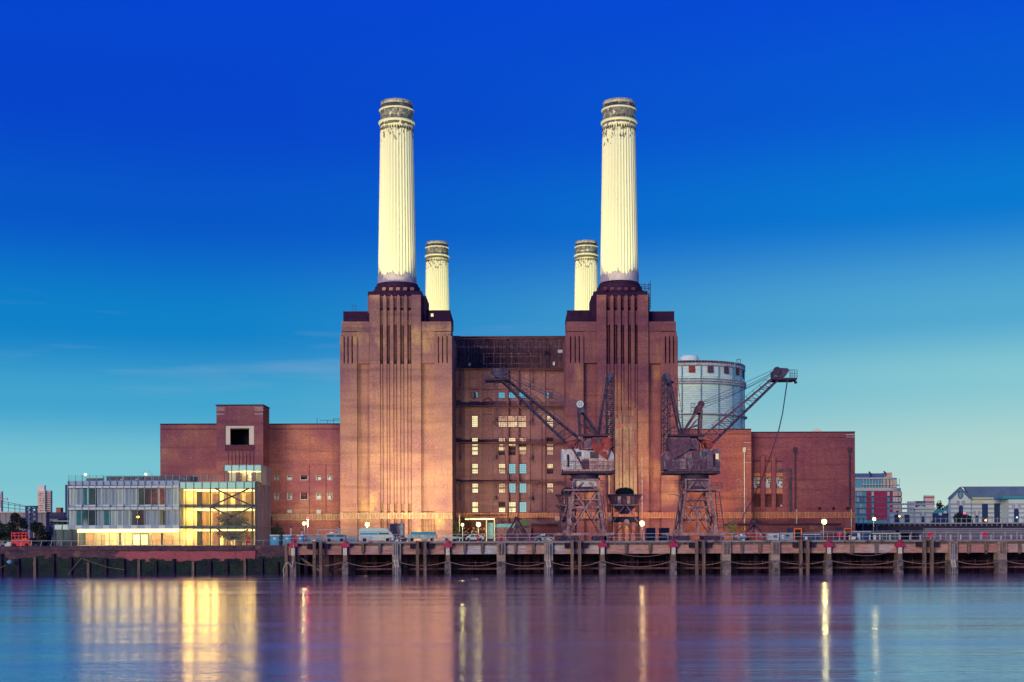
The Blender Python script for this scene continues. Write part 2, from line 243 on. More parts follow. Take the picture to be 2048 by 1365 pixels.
# ------------------------------------------------------------------ mesh helpers
WP = {}
class MB:
    def __init__(s): s.v = []; s.f = []
    def box(s, x0, x1, y0, y1, z0, z1):
        x0, x1 = sorted((x0, x1)); y0, y1 = sorted((y0, y1)); z0, z1 = sorted((z0, z1)); n = len(s.v)
        s.v += [(x0, y0, z0), (x1, y0, z0), (x1, y1, z0), (x0, y1, z0), (x0, y0, z1), (x1, y0, z1), (x1, y1, z1), (x0, y1, z1)]
        s.f += [(n, n + 3, n + 2, n + 1), (n + 4, n + 5, n + 6, n + 7), (n, n + 1, n + 5, n + 4), (n + 1, n + 2, n + 6, n + 5), (n + 2, n + 3, n + 7, n + 6), (n + 3, n, n + 4, n + 7)]
        return s
    def pbox(s, p0, p1, q0, q1, Y, d):
        """box from its outline in the photograph (p0..p1, q0..q1), front face at distance Y, depth d"""
        pm = (p0 + p1) / 2
        return s.box(X(p0, Y), X(p1, Y), Y, Y + d, Z(q0, Y, pm), Z(q1, Y, pm))
    def bar(s, a, b, w, h=None, n=4):
        a = Vector(a); b = Vector(b); h = h or w; d = (b - a)
        if d.length < 1e-6: return s
        d.normalize(); up = Vector((0, 1, 0)) if abs(d.y) < .9 else Vector((0, 0, 1))
        u = d.cross(up).normalized(); t = u.cross(d); k = len(s.v)
        for p in (a, b):
            for i in range(n):
                an = 2 * math.pi * (i + .5) / n
                q = p + u * math.cos(an) * w * .7071 + t * math.sin(an) * h * .7071
                s.v.append(tuple(q))
        for i in range(n): s.f.append((k + i, k + (i + 1) % n, k + n + (i + 1) % n, k + n + i))
        s.f.append(tuple(k + i for i in reversed(range(n)))); s.f.append(tuple(k + n + i for i in range(n)))
        return s
    def lathe(s, cx, cy, prof, n=24, flute=0, nf=0, a0=0, a1=2 * math.pi):
        k = len(s.v); full = abs(a1 - a0 - 2 * math.pi) < 1e-6; m = n if full else n + 1
        for r, z in prof:
            for i in range(m):
                a = a0 + (a1 - a0) * i / n
                rr = r - (flute * (.5 - .5 * math.cos(a * nf)) if nf else 0)
                s.v.append((cx + rr * math.cos(a), cy + rr * math.sin(a), z))
        for j in range(len(prof) - 1):
            for i in range(n):
                i2 = (i + 1) % m
                s.f.append((k + j * m + i, k + j * m + i2, k + (j + 1) * m + i2, k + (j + 1) * m + i))
        if full:
            s.f.append(tuple(k + i for i in reversed(range(m)))); s.f.append(tuple(k + (len(prof) - 1) * m + i for i in range(m)))
        return s
    def prism(s, pts, y0, y1):
        """polygon in XZ pushed from y0 to y1"""
        k = len(s.v); n = len(pts)
        a = sum(pts[i][0] * pts[(i + 1) % n][1] - pts[(i + 1) % n][0] * pts[i][1] for i in range(n))
        if a < 0: pts = pts[::-1]
        s.v += [(x, y0, z) for x, z in pts] + [(x, y1, z) for x, z in pts]
        s.f.append(tuple(k + i for i in range(n))); s.f.append(tuple(k + n + i for i in reversed(range(n))))
        for i in range(n): s.f.append((k + i, k + n + i, k + n + (i + 1) % n, k + (i + 1) % n))
        return s
    def ppoly(s, pts, Y, d): return s.prism([(X(p, Y), Z(q, Y, p)) for p, q in pts], Y, Y + d)
    def leaves(s, c, r, n, size, flat=1):
        for _ in range(n):
            u = Vector((random.gauss(0, 1), random.gauss(0, 1), random.gauss(0, 1))).normalized() * (random.random() ** .45)
            p = Vector((c[0] + u.x * r[0], c[1] + u.y * r[1], c[2] + u.z * r[2]))
            a = Vector((random.gauss(0, 1), random.gauss(0, 1), random.gauss(0, 1))).normalized(); b = a.orthogonal().normalized()
            q = size * random.uniform(.5, 1.3); k = len(s.v)
            s.v += [tuple(p + a * q), tuple(p + b * q * .6), tuple(p - a * q), tuple(p - b * q * .6)]; s.f.append((k, k + 1, k + 2, k + 3))
        return s
    def mesh(s, name, mat, smooth=False):
        me = bpy.data.meshes.new(name); me.from_pydata(s.v, [], s.f); me.materials.append(MT[mat]); me.update()
        if smooth:
            for p in me.polygons: p.use_smooth = len(p.vertices) == 4
        return me
    def build(s, name, mat, parent=None, smooth=False, **props):
        return put(name, s.mesh(name, mat, smooth), parent, (0, 0, 0), **props)
def put(name, me, parent=None, loc=(0, 0, 0), rot=None, **props):
    o = bpy.data.objects.new(name, me); COL.objects.link(o); loc = Vector(loc)
    if parent is not None: o.parent = parent; o.location = loc - WP[parent.name]
    else: o.location = loc
    if rot: o.rotation_euler = rot
    WP[o.name] = loc
    for k, v in props.items(): o[k] = v
    return o
def thing(name, label, cat, loc=(0, 0, 0), group=None):
    o = put(name, None, None, loc); o['label'] = label; o['category'] = cat
    if group: o['group'] = group
    return o
def tag(o, label, cat, group=None):
    o['label'] = label; o['category'] = cat
    if group: o['group'] = group
    return o
def ORD(i): return ['first', 'second', 'third', 'fourth', 'fifth', 'sixth', 'seventh', 'eighth', 'ninth', 'tenth', 'eleventh', 'twelfth', 'thirteenth', 'fourteenth', 'fifteenth', 'sixteenth', 'seventeenth', 'eighteenth', 'nineteenth', 'twentieth'][i]
def wall_holes(x0, x1, z0, z1, y0, y1, holes):
    """wall with rectangular openings (hx0,hx1,hz0,hz1), as boxes butted edge to edge"""
    xs = sorted({x0, x1, *[h[0] for h in holes], *[h[1] for h in holes]}); b = MB()
    for a, c in zip(xs, xs[1:]):
        if a >= x1 or c <= x0: continue
        m = (a + c) / 2; cuts = sorted((h[2], h[3]) for h in holes if h[0] < m < h[1]); z = z0
        for h0, h1 in cuts:
            if h0 > z: b.box(a, c, y0, y1, z, h0)
            z = max(z, h1)
        if z < z1: b.box(a, c, y0, y1, z, z1)
    return b
def grid_bars(x0, x1, z0, z1, y, nx, nz, w=.07, d=.08):
    b = MB()
    for i in range(nx + 1):
        x = x0 + (x1 - x0) * i / nx; b.box(x - w / 2, x + w / 2, y, y + d, z0, z1)
    for j in range(nz + 1):
        z = z0 + (z1 - z0) * j / nz; b.box(x0, x1, y + .003, y + d - .003, z - w / 2, z + w / 2)
    return b
def truss(b, A, B, w0, w1, n, t, side):
    """lattice boom between A and B; side = unit vector across"""
    A = Vector(A); B = Vector(B); side = Vector(side); P = []
    for i in range(n + 1):
        c = A.lerp(B, i / n); w_ = w0 + (w1 - w0) * i / n; P.append((c + side * w_ / 2, c - side * w_ / 2))
    b.bar(P[0][0], P[-1][0], t * 1.5); b.bar(P[0][1], P[-1][1], t * 1.5)
    for i in range(n):
        a, c = (P[i][0], P[i + 1][1]) if i % 2 else (P[i][1], P[i + 1][0]); b.bar(a, c, t); b.bar(P[i + 1][0], P[i + 1][1], t)
GZ = -0.7      # quay ground level; the jetty deck is at 0
WZ = -5.77     # river level

# ------------------------------------------------------------------ ground and water
MB().box(-700, 700, -80, 246, WZ - 3, WZ).build('river_water', 'river_water', kind='structure')
MB().box(-4000, 4000, 246.2, 8000, WZ - 2, GZ).build('ground', 'ground', kind='structure')

# ------------------------------------------------------------------ power station
PS = thing('power_station', 'vast derelict brick power station with four tall fluted white chimneys', 'power station', (X(1018, 300), 300, GZ))
def chimney(pc, Yc, q_base, q_top, rb, rt, mat, label):
    x = X(pc, Yc); z0, z1 = Z(q_base, Yc - rb, pc), Z(q_top, Yc - rt, pc); H = z1 - z0
    prof = [(rb, 0), (rb, .7)]
    n = 20
    for i in range(n + 1): t = .02 + .84 * i / n; prof.append((rb + (rt - rb) * t, H * t))
    me = MB().lathe(0, 0, [(rb - .05, 0), (rb - .05, H * .04)] + [p for p in prof if p[1] > H * .04], 180, .3, 36).mesh('chimney', mat)
    c = put('chimney', me, PS, (x, Yc, z0)); c['label'] = label
    jb = MB(); nj = 120  # jagged floodlight shadow at the chimney foot, built as a grey mesh
    for i in range(nj):
        a = 2 * math.pi * i / nj; jag = H * (.03 + .05 * max(0, math.cos(a) * (1 if 'left' not in label else -1)) ** 3 * random.random() + .03 * random.random() * (i % 3 == 0) + .012 * (i // 9 % 2))
        jb.v += [((rb + .04) * math.cos(a), (rb + .04) * math.sin(a), 0), ((rb - .0) * math.cos(a), (rb - .0) * math.sin(a), jag)]
        k_ = (i + 1) % nj; jb.f.append((2 * i, 2 * k_, 2 * k_ + 1, 2 * i + 1))
    put('painted_shadow', jb.mesh('painted_shadow', 'shadow_grey'), c, (x, Yc, z0))
    k = H / 42.4
    def ring(nm, pr, m_): put(nm, MB().lathe(0, 0, [(r_, h_ * k) for r_, h_ in pr], 64).mesh(nm, m_, True), c, (x, Yc, z0))
    ring('upper_drum', [(rt + .1, 36.2), (rt + .1, 37.5)], mat)
    ring('shade_stain_band', [(rt + .1, 37.9), (rt + .06, 40.35)], 'chimney_shade_stain'); ring('shade_stain_band', [(rt + .06, 40.7), (rt + .02, 41.5)], 'chimney_shade_stain_dark')  # bands above each collar: mottled stains with its cast shadow painted in
    ring('rim', [(rt + .02, 41.5), (rt, 42.4), (rt - .8, 42.4), (rt - .8, 41)], 'chimney_rim')
    ring('collar_ring', [(rt + .1, 37.3), (rt + .5, 37.45), (rt + .5, 37.8), (rt + .1, 37.95)], 'collar_paint'); ring('collar_ring', [(rt + .06, 40.3), (rt + .36, 40.4), (rt + .36, 40.6), (rt + .06, 40.72)], 'collar_paint')
    dm = MB()
    for i in range(40):
        a = 2 * math.pi * i / 40; dm.box(-.12 + (rt + .12) * math.cos(a), .12 + (rt + .12) * math.cos(a), -.12 + (rt + .12) * math.sin(a), .12 + (rt + .12) * math.sin(a), 35.6 * k, 36.1 * k)
    put('dentil_ring', dm.mesh('dentil_ring', 'crane_dark'), c, (x, Yc, z0), kind='stuff')
    return c
chimney(796.3, 297, 563, 196, 4.36, 3.62, 'chimney_paint', 'nearer chimney on the left brick tower')
chimney(1240.5, 297, 560, 195, 4.36, 3.62, 'chimney_paint_b', 'nearer chimney on the right brick tower')
chimney(876, 438, 730, 481, 4.36, 3.62, 'chimney_paint_c', 'farther chimney rising behind the left tower')
chimney(1174.5, 438, 728.5, 479.5, 4.36, 3.62, 'chimney_paint_c', 'farther chimney rising behind the right tower')
def tower(pc, sgn, mat, label):
    Y0 = 290; mp = lambda p: pc + sgn * (p - 793)
    t = put('wash_tower', None, PS, (X(pc, Y0), Y0, GZ)); t['label'] = label
    def pb(name, m, p0, p1, q0, q1, y, d, **k):
        a, c = sorted((mp(p0), mp(p1))); b = MB(); pm = (a + c) / 2
        zb = GZ - .1 if q1 is None else Z(q1, y, pm)
        b.box(X(a, y), X(c, y), y, y + d, zb, Z(q0, y, pm)); return b.build(name, m, t, **k)
    half = 'brick_half_dark' if sgn < 0 else mat  # right tower's darker top, soot and shade mixed into the brick
    b = MB(); a, c = sorted((mp(681.5), mp(904.5)))
    b.box(X(a, Y0), X(c, Y0), Y0 + 1.35, 322, GZ - .1, Z(663, Y0, pc)); b.build('tower_body', mat, t)
    pb('corner_pier', mat, 681, 715, 727, None, Y0, 1.35); pb('corner_pier', mat, 870, 905, 726, None, Y0, 1.35)
    for q in ((681, 688.5), (690.8, 696), (698.6, 704.2), (707, 715)): pb('corner_rib', mat, q[0], q[1], 673, 727, Y0 + .002, 1.348)
    for q in ((870, 877), (879.4, 885.2), (887.6, 894.2), (896.6, 905)): pb('corner_rib', mat, q[0], q[1], 673, 726, Y0 + .002, 1.348)
    pb('corner_coping', mat, 683, 715, 664, 673, Y0 + .5, .85); pb('corner_coping', mat, 870, 903, 664, 673, Y0 + .5, .85)
    pb('recess_panel', mat, 715.3, 739.7, 663, 727, Y0 + .45, .9); pb('recess_panel', mat, 843.3, 869.7, 663, 726, Y0 + .45, .9)
    pb('broad_pier', mat, 740, 761, 590, None, Y0 - .15, 1.5); pb('broad_pier', mat, 824, 843, 590, None, Y0 - .15, 1.5)
    pb('parapet', mat, 684.5, 740, 643.5, 662.5, Y0 + .25, 8); pb('parapet', mat, 843, 903.5, 643.5, 662.5, Y0 + .25, 8)
    ribs = ((767.5, 774.4), (781, 788), (795, 801.5), (809.4, 815.8))
    for a, c in ribs:                                     # pointed ribs of the fluted centre
        a2, c2 = sorted((mp(a), mp(c))); y = Y0 - .1
        r = MB().ppoly([(a2, 1095), (a2, 594), ((a2 + c2) / 2, 589.5), (c2, 594), (c2, 1095)], y, 1.45); r.build('fluting_rib', mat, t)
    for a, c in ((761, 767.5), (774.4, 781), (788, 795), (801.5, 809.4), (815.8, 824)):
        w_ = c - a
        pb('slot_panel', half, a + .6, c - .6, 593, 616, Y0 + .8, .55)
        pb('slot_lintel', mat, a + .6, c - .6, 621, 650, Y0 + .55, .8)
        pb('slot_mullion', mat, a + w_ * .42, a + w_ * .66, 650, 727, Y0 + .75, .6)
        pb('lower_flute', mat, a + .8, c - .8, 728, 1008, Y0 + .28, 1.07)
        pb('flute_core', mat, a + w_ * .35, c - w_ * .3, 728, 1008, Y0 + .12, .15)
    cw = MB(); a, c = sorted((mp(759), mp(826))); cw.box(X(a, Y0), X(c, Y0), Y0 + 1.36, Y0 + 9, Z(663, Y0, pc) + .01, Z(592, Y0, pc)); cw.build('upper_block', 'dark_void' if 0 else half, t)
    pb('side_block', half if sgn < 0 else mat, 737, 746, 592, 626, Y0 + 1.5, 10); pb('side_block', 'brick_dark', 838, 853.5, 592, 643, Y0 + 1.5, 10)  # block and backing darker on one side: shade put into the brick
    pb('pier_backing', mat, 746, 759, 591, 643, Y0 + 1.3, 10); pb('pier_backing', 'brick_half_dark', 827, 838, 591, 643, Y0 + 1.35, 10)
    pb('roof_block', 'brick_dark', 688, 744, 624, 643.5, Y0 + 2.5, 14); pb('roof_block', 'brick_dark', 843, 902, 622, 643.5, Y0 + 2.5, 14)  # roof tiers dark from soot and shade, both held in the brick colour
    pb('roof_coping', 'brick_half_dark', 687.5, 738, 622.8, 624, Y0 + 2.4, 1); pb('roof_coping', 'brick_half_dark', 855, 902.5, 620.8, 622, Y0 + 2.4, 1)
    # octagonal drum stepping in under the chimney
    xc = X(796.5 if sgn > 0 else 1240.5, 297); zz = lambda q: Z(q, 292.5, pc)
    k = MB().lathe(xc, 297, [(6.2, zz(595)), (6.2, zz(589)), (5.7, zz(588.9)), (5.6, zz(577)), (5.15, zz(576.9)), (5.1, zz(569)), (4.75, zz(568.9)), (4.7, zz(563))], 8 * 4); k.build('chimney_drum', 'brick_dark', t)
    db = MB(); db.box(xc - 6.1, xc + 5.9, 291.9, 302.5, zz(604), zz(584)); db.build('drum_plinth', 'brick_dark', t)
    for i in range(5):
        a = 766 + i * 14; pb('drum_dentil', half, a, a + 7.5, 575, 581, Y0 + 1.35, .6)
    return t
tl = tower(793, 1, 'brick_left_tower', 'left riverside brick tower, paler and warmer')
tr = tower(1245, -1, 'brick_right_tower', 'right riverside brick tower, redder, with a cream stained centre')
MB().pbox(863.3, 868.3, 627.5, 633.5, 292.4, .06).build('small_window', 'lit_yellow', tl)
# cream replacement brickwork on the fluted centre of the right tower
for (a, c, q) in ((1217, 1221, 822), (1231, 1238, 833), (1239.5, 1244.5, 818), (1247, 1252, 806), (1252.6, 1258, 818), (1260, 1266, 833), (1268, 1274, 816)):
    MB().pbox(a, c, q + random.uniform(-3, 6), 990 + random.uniform(-8, 4), 289.86, .3).build('cream_strip', 'brick_cream', tr)
for (p0, q0) in ((1232, 846), (1240, 846), (1254, 846)): MB().pbox(p0, p0 + 6.6, q0, q0 + 11, 289.80, .3).build('red_patch', 'brick_orange', tr)
for (a, c, q0, q1) in ((1226, 1230, 930, 985), (1212, 1216, 760, 1000), (1284, 1287, 915, 1060)):
    MB().pbox(a, a + 1, q0, q1, 289.6, .1).build('downpipe', 'concrete_pale' if a == 1284 else 'rust_steel', tr)
# rear towers (behind, carry the far chimneys)
for pc in (874, 1176):
    MB().box(X(pc, 425) - 12, X(pc, 425) + 12, 425, 455, GZ, 50).build('rear_tower', 'brick_right_tower', PS)
    MB().lathe(X(pc, 438), 438, [(7, 50), (6, 55), (4.9, 55.5), (4.7, 58.7)], 16).build('rear_drum', 'brick_dark', PS)
# antennas and scaffold on the tower tops
an = MB(); y = 293
for (a, c) in (((704, 611), (713, 611)), ((707, 611), (707.5, 624)), ((712, 611), (714.5, 624))): an.bar((X(a[0], y), y, Z(a[1], y, 700)), (X(c[0], y), y, Z(c[1], y, 700)), .07)
an.build('roof_antenna', 'crane_dark', tl)
sf = MB(); y = 295
def pl(b, p0, q0, p1, q1, y, w, y2=None): b.bar((X(p0, y), y, Z(q0, y, p0)), (X(p1, y2 or y), y2 or y, Z(q1, y2 or y, p1)), w)
for p in (1284, 1291, 1299.5, 1302.5): pl(sf, p, 566 if p < 1302 else 560, p, 618 if p > 1298 else 592, y, .1)
for i in range(10): pl(sf, 1298.5, 568 + i * 5.4, 1303.5, 570 + i * 5.4, y, .1)
for q in (570, 574, 577, 588): pl(sf, 1284, q, 1303, q + .5, y, .13)
pl(sf, 1284, 592, 1300, 577, y, .09); pl(sf, 1291, 577, 1299, 592, y, .09)
sf.build('scaffold_frame', 'crane_dark', tr)

# boiler house wall between the towers
YB = 308
bh = put('boiler_house', None, PS, (X(1020, YB), YB, GZ)); bh['label'] = 'recessed wall of windows between the two towers'
colx = [(944, 957), (997, 1011.5), (1017.5, 1032.5), (1038.5, 1054), (1094, 1107.5)]
rows = [(784, 797.5), (831, 855.5), (875, 911), (927, 948.5), (966, 987), (1003.5, 1026)]
holes = []; wins = []
for ri, (q0, q1) in enumerate(rows):
    for ci, (p0, p1) in enumerate(colx):
        if ri == 5 and ci == 4: continue
        if ri == 1 and ci in (1, 2, 3):
            if ci == 1: p0, p1 = 997, 1054
            else: continue
        h = (X(p0, YB), X(p1, YB), Z(q1, YB, p0), Z(q0, YB, p0)); holes.append(h); wins.append((ri, ci, h))
holes.append((X(916, YB), X(989, YB), GZ - .05, Z(1036, YB, 950)))          # big ground-floor opening
xl, xr = X(904, YB), X(1136, YB)
wall_holes(xl, xr, GZ - .1, Z(741, YB), YB, YB + .9, holes).build('front_wall', 'brick_boiler', bh)
for ri, ci, (a, c, z0, z1) in wins:
    sky_open = ri == 0 or (ri in (3, 4) and ci in (2, 3)) or (ri == 5 and ci == 3)
    fr = MB(); fr.box(a - .02, a + .12, YB + .25, YB + .45, z0, z1); fr.box(c - .12, c + .02, YB + .25, YB + .45, z0, z1); fr.box(a + .12, c - .12, YB + .25, YB + .45, z0, z0 + .14); fr.box(a + .12, c - .12, YB + .25, YB + .45, z1 - .12, z1)
    wn_ = fr.build('window', 'steel_beam', bh)
    nx = 12 if c - a > 4 else 4; nz = max(3, int((z1 - z0) / .45))
    bars = grid_bars(a + .12, c - .12, z0 + .14, z1 - .12, YB + .3, nx, nz, .05)
    o = bars.build('glazing_bars', 'crane_dark' if not sky_open else 'crane_blue', bh)
    if not sky_open:
        zz = z0
        segs = 1 if ri in (1,) and ci == 0 else 2 if z1 - z0 < 3.2 else 4
        for k in range(segs):
            za, zb = z0 + (z1 - z0) * k / segs, z0 + (z1 - z0) * (k + 1) / segs
            mt = 'lit_yellow' if ci == 0 or (ri == 5) else random.choice(['lit_orange', 'lit_amber', 'lit_amber'] if ci < 4 else ['lit_orange', 'lit_amber'])
            if random.random() < .16 and ci > 0: mt = 'dark_void'
            MB().box(a + .12, c - .12, YB + .4, YB + .43, za + .13, zb - (.13 if k < segs - 1 else .1)).build('pane', mt, bh)
            if k: MB().box(a + .1, c - .1, YB + .2, YB + .42, za - .13, za + .13).build('transom', 'steel_beam', bh)
for p0, p1, q0 in ((922, 941, 742), (959.5, 966, 742), (966.5, 986, 830), (1056.5, 1061, 742), (1063, 1084, 830), (1086.5, 1091.5, 742), (1110, 1131, 742)):
    MB().pbox(p0, p1, q0, 1024, YB - .28, .27).build('pilaster', 'brick_boiler', bh)
for pc in (976, 1073.5):                                   # blind arches
    b = MB(); r0, r1 = 9.6, 11.4; n = 12
    pts = [(pc + r1 * math.cos(math.pi * i / n), 812 - 1.35 * r1 * math.sin(math.pi * i / n) ) for i in range(n + 1)] + [(pc + r0 * math.cos(math.pi * i / n), 812 - 1.35 * r0 * math.sin(math.pi * i / n)) for i in range(n, -1, -1)]
    k = len(b.v)
    for y in (YB - .3, YB): b.v += [(X(p, YB), y, Z(q, YB, pc)) for p, q in pts]
    m_ = len(pts)
    for i in range(n): b.f.append((i, i + 1, m_ - 2 - i, m_ - 1 - i)); b.f.append((i, m_ + i, m_ + i + 1, i + 1)); b.f.append((m_ - 1 - i, m_ - 2 - i, 2 * m_ - 2 - i, 2 * m_ - 1 - i))
    b.build('blind_arch', 'brick_half_dark', bh)
MB().pbox(908, 1132, 779, 780.5, YB - .12, .12).build('string_course', 'brick_half_dark', bh)
# open upper storey: dark sheet cladding behind exposed steel
YU = 316
b = MB(); x = X(905, YU)
while x < X(1136, YU):
    w_ = random.uniform(.5, 1.1); b.box(x, x + w_ - .08, YU + random.uniform(0, .35), YU + .8, Z(745, YU), Z(679 + random.uniform(-1, 3), YU)); x += w_
b.build('sheet_backing', 'sheet_dark', bh, kind='stuff')
MB().box(X(905, YU), X(1136, YU), YU + .81, YU + .95, Z(745, YU), Z(674, YU)).build('upper_back_wall', 'brick_dark', bh)
MB().box(xl, xr, YB + .2, YU + .8, Z(742.6, YB), Z(741.2, YB)).build('ledge_floor', 'brick_dark', bh)
for p0, p1, q0, q1 in ((937.5, 942.5, 726, 732), (1117, 1127, 700, 706), (1106.5, 1111, 724, 731)): MB().pbox(p0, p1, q0, q1, YU - .1, .08).build('pane', 'holder_paint', bh)
for q, w_ in ((675, 5), (738.5, 3.5), (813.5, 3.6), (886.5, 3.6), (965.5, 3.6)):
    g = MB(); g.pbox(905, 1135, q - w_ / 2, q - w_ / 2 + .9, YB - 1.9, 1.2); g.pbox(905, 1135, q - w_ / 2 + 1, q + w_ / 2 - .9, YB - 1.5, .3); g.pbox(905, 1135, q + w_ / 2 - .8, q + w_ / 2, YB - 1.9, 1.2)
    g.build('steel_girder', 'steel_beam', bh)
    MB().pbox(907, 921, q - w_ / 2 - .5, q + w_ / 2 + 1.5, YB - 2.2, .25).build('girder_bracket', 'crane_dark', bh)
for q in (738.5, 813.5, 886.5, 965.5):
    for p in (920.5, 990, 1061):
        h = MB(); h.pbox(p - .7, p + .7, q + 2, q + 31, YB - 1.6, .16); h.pbox(p - 2.3, p + 2.3, q + 29, q + 36, YB - 1.8, .5); h.build('hanger_rod', 'crane_dark', bh)
        h = MB(); pl(h, p + 2, q + 25, p + 10, q + 2, YB - 1.5, .07); h.build('hanger_stay', 'steel_beam', bh)
for p in (1016, 1036.5): MB().pbox(p - 1.3, p + 1.3, 738, 1045, YB - 1.2, .35).build('steel_column', 'steel_beam', bh)
fr = MB()
for p in (968, 988.5, 1002, 1024.5, 1038.5, 1062.5, 1083): fr.pbox(p - .5, p + .5, 706, 738, YB - .6, .12)
for q in (707.5, 713.5, 727.5): fr.pbox(968, 1083, q - .4, q + .4, YB - .62, .1)
for p in (990, 1059): fr.pbox(p - .6, p + .6, 676, 706, YB - .6, .12)
for p in range(912, 1130, 13):
    if random.random() < .8: pl(fr, p, 700, p + random.uniform(5, 11), 678, YB + 3, .1)
    if random.random() < .5: fr.pbox(p, p + .8, 678, 738, YB + 4, .12)
fr.build('exposed_steel_frame', 'rust_steel', bh)
MB().box(X(914, YB), X(991, YB), YB + 6, YB + 6.2, GZ, Z(1034, YB)).build('inner_wall', 'brick_half_dark', bh)

# low level screens of upright slats along the whole foot of the building
def slat_screen(p0, p1, q0, q1, y, mat, parent):
    b = MB(); p = p0
    while p < p1:
        w_ = random.uniform(1.7, 2.4); b.pbox(p, min(p + w_, p1), q0 + random.uniform(-.4, .4), q1, y + random.uniform(0, .12), .1); p += w_ + 1.1
    b.pbox(p0, p1, q0 + 1, q0 + 1.8, y + .14, .06); b.pbox(p0, p1, q1 - 2, q1 - 1, y + .14, .06)
    b.build('slat_screen', mat, parent, kind='stuff')
slat_screen(681, 905, 1025.5, 1038, 289.4, 'screen_slats', tl)
slat_screen(1140, 1357, 1025, 1037, 289.3, 'screen_orange', tr)
slat_screen(907, 1133, 1026, 1036, 306.9, 'screen_orange', bh)
MB().pbox(779, 806, 1047.5, 1072, 289.7, .2).build('loading_door', 'navy_steel', tl)
for p in (767, 772, 846, 851, 856, 862, 868): MB().pbox(p, p + .8, 1040, 1068, 289.4, .08).build('service_pipe', 'rust_steel', tl)

# left wing and its stair tower
lw = put('left_wing', None, PS, (X(500, 300), 300, GZ)); lw['label'] = 'long low left wing with two rows of small windows'
sw = []
for q0, q1 in ((951.5, 959.5), (986, 998.5)):
    for p0, p1 in ((549.5, 557.5), (575.5, 583.5), (601.5, 615.5), (633.5, 641.5), (656.5, 664)): sw.append((p0, p1, q0, q1))
YW = 301
def pw(h, y=YW): return (X(h[0], y), X(h[1], y), Z(h[3], y, h[0]), Z(h[2], y, h[0]))
wall_holes(X(321, YW), X(684, YW), GZ - .1, Z(848, YW, 500), YW, YW + .8, [pw(h) for h in sw]).build('wing_wall', 'brick_wing_left', lw)
MB().box(X(321, YW), X(684, YW), YW + 1.6, YW + 60, GZ, Z(849.5, YW, 500)).build('wing_block', 'brick_wing_left', lw)
MB().box(X(321, YW), X(684, YW), YW + .8, YW + 1.6, Z(920, YW, 500), Z(849.5, YW, 500)).build('wall_tie', 'brick_wing_left', lw)
MB().pbox(321, 433, 847.5, 849.5, YW - .15, 1.2).build('coping', 'brick_dark', lw); MB().pbox(537, 683, 847.3, 849.5, YW - .15, 1.2).build('coping', 'brick_dark', lw)
MB().pbox(322, 433, 858, 859.3, YW - .12, .12).build('string_course', 'brick_half_dark', lw); MB().pbox(537, 683, 858, 859.3, YW - .12, .12).build('string_course', 'brick_half_dark', lw)
for p0, p1, q0, q1 in sw:
    a, c, z0, z1 = pw((p0, p1, q0, q1))
    f = MB(); f.box(a - .12, c + .12, YW - .04, YW + .3, z0 - .14, z0 - .002); f.box(a - .12, a - .002, YW - .03, YW + .3, z0, z1); f.box(c + .002, c + .12, YW - .03, YW + .3, z0, z1); f.build('window', 'render_grey', lw)
    if p0 != 601.5:
        grid_bars(a, c, z0, z1, YW + .2, 3, 3 if z1 - z0 > 1.2 else 2, .05).build('glazing_bars', 'panel_pale', lw)
        for k in range(3):
            if random.random() < .5: MB().box(a + (c - a) * k / 3 + .03, a + (c - a) * (k + 1) / 3 - .03, YW + .24, YW + .26, z0 + .03, (z0 + z1) / 2).build('pane', 'curtain', lw)
for p, q0 in ((619, 930), (652, 930)): MB().pbox(p - .5, p + .5, q0, 1030, YW - .15, .12).build('downpipe', 'rust_steel', lw)
for p, q0, q1 in ((575, 1020, 1026), (633, 1020, 1028)): MB().pbox(p, p + 9, q0, q1, YW - .1, .08).build('blocked_opening', 'render_grey', lw)
for p0, q0, p1, q1 in ((635, 836, 635, 848), (640, 841, 680, 841), (668, 838, 680, 838), (668, 838, 668, 847), (656, 841, 656, 847)):
    b = MB(); pl(b, p0, q0, p1, q1, YW + 3, .09); b.build('roof_rail', 'crane_dark', lw)
slat_screen(542, 681, 1028, 1041, YW - .7, 'screen_slats', lw)
YT = 294
a, c = X(433.5, YT), X(527, YT); hz = (X(451.5, YT), X(508.5, YT), Z(890, YT, 480), Z(852, YT, 480))
wall_holes(a, c, GZ - .1, Z(811.5, YT, 480), YT, YT + .9, [hz]).build('stair_tower_front', 'brick_wing_left', lw)
for x0, x1 in ((a, a + 1), (c - 1, c)): MB().box(x0, x1, YT + .9, YT + 7.2, GZ, Z(811.5, YT, 480)).build('stair_tower_side', 'brick_wing_left', lw)
MB().box(a + 1, c - 1, YT + .9, YT + 7.2, Z(845, YT, 480), Z(811.6, YT, 480)).build('stair_tower_top', 'brick_wing_left', lw)
MB().box(a + 1, c - 1, YT + .9, YT + 7.2, GZ, Z(892, YT, 480)).build('stair_tower_core', 'brick_wing_left', lw)
MB().box(a + 1, c - 1, YT + 5, YT + 6, Z(892, YT, 480), Z(845, YT, 480)).build('stair_tower_back', 'dark_void', lw)
MB().box(a - .15, c + .15, YT - .15, YT + 7.3, Z(811.5, YT, 480) + .002, Z(809.5, YT, 480)).build('coping', 'brick_dark', lw)
for q in (816, 820, 828): 
    MB().pbox(434, 450, q, q + .8, YT - .06, .06).build('stone_band', 'panel_pale', lw); MB().pbox(510, 527, q, q + .8, YT - .06, .06).build('stone_band', 'panel_pale', lw)
for q in (451.5, 499): MB().pbox(q, q + 9.5, 852, 890, YT + .15, .5).build('opening_surround', 'stone_trim', lw)
MB().pbox(461, 499, 852, 858, YT + .15, .5).build('opening_surround', 'stone_trim', lw)
MB().pbox(461, 499, 856.5, 858.5, YT - .02, .4).build('blind_box', 'timber', lw)
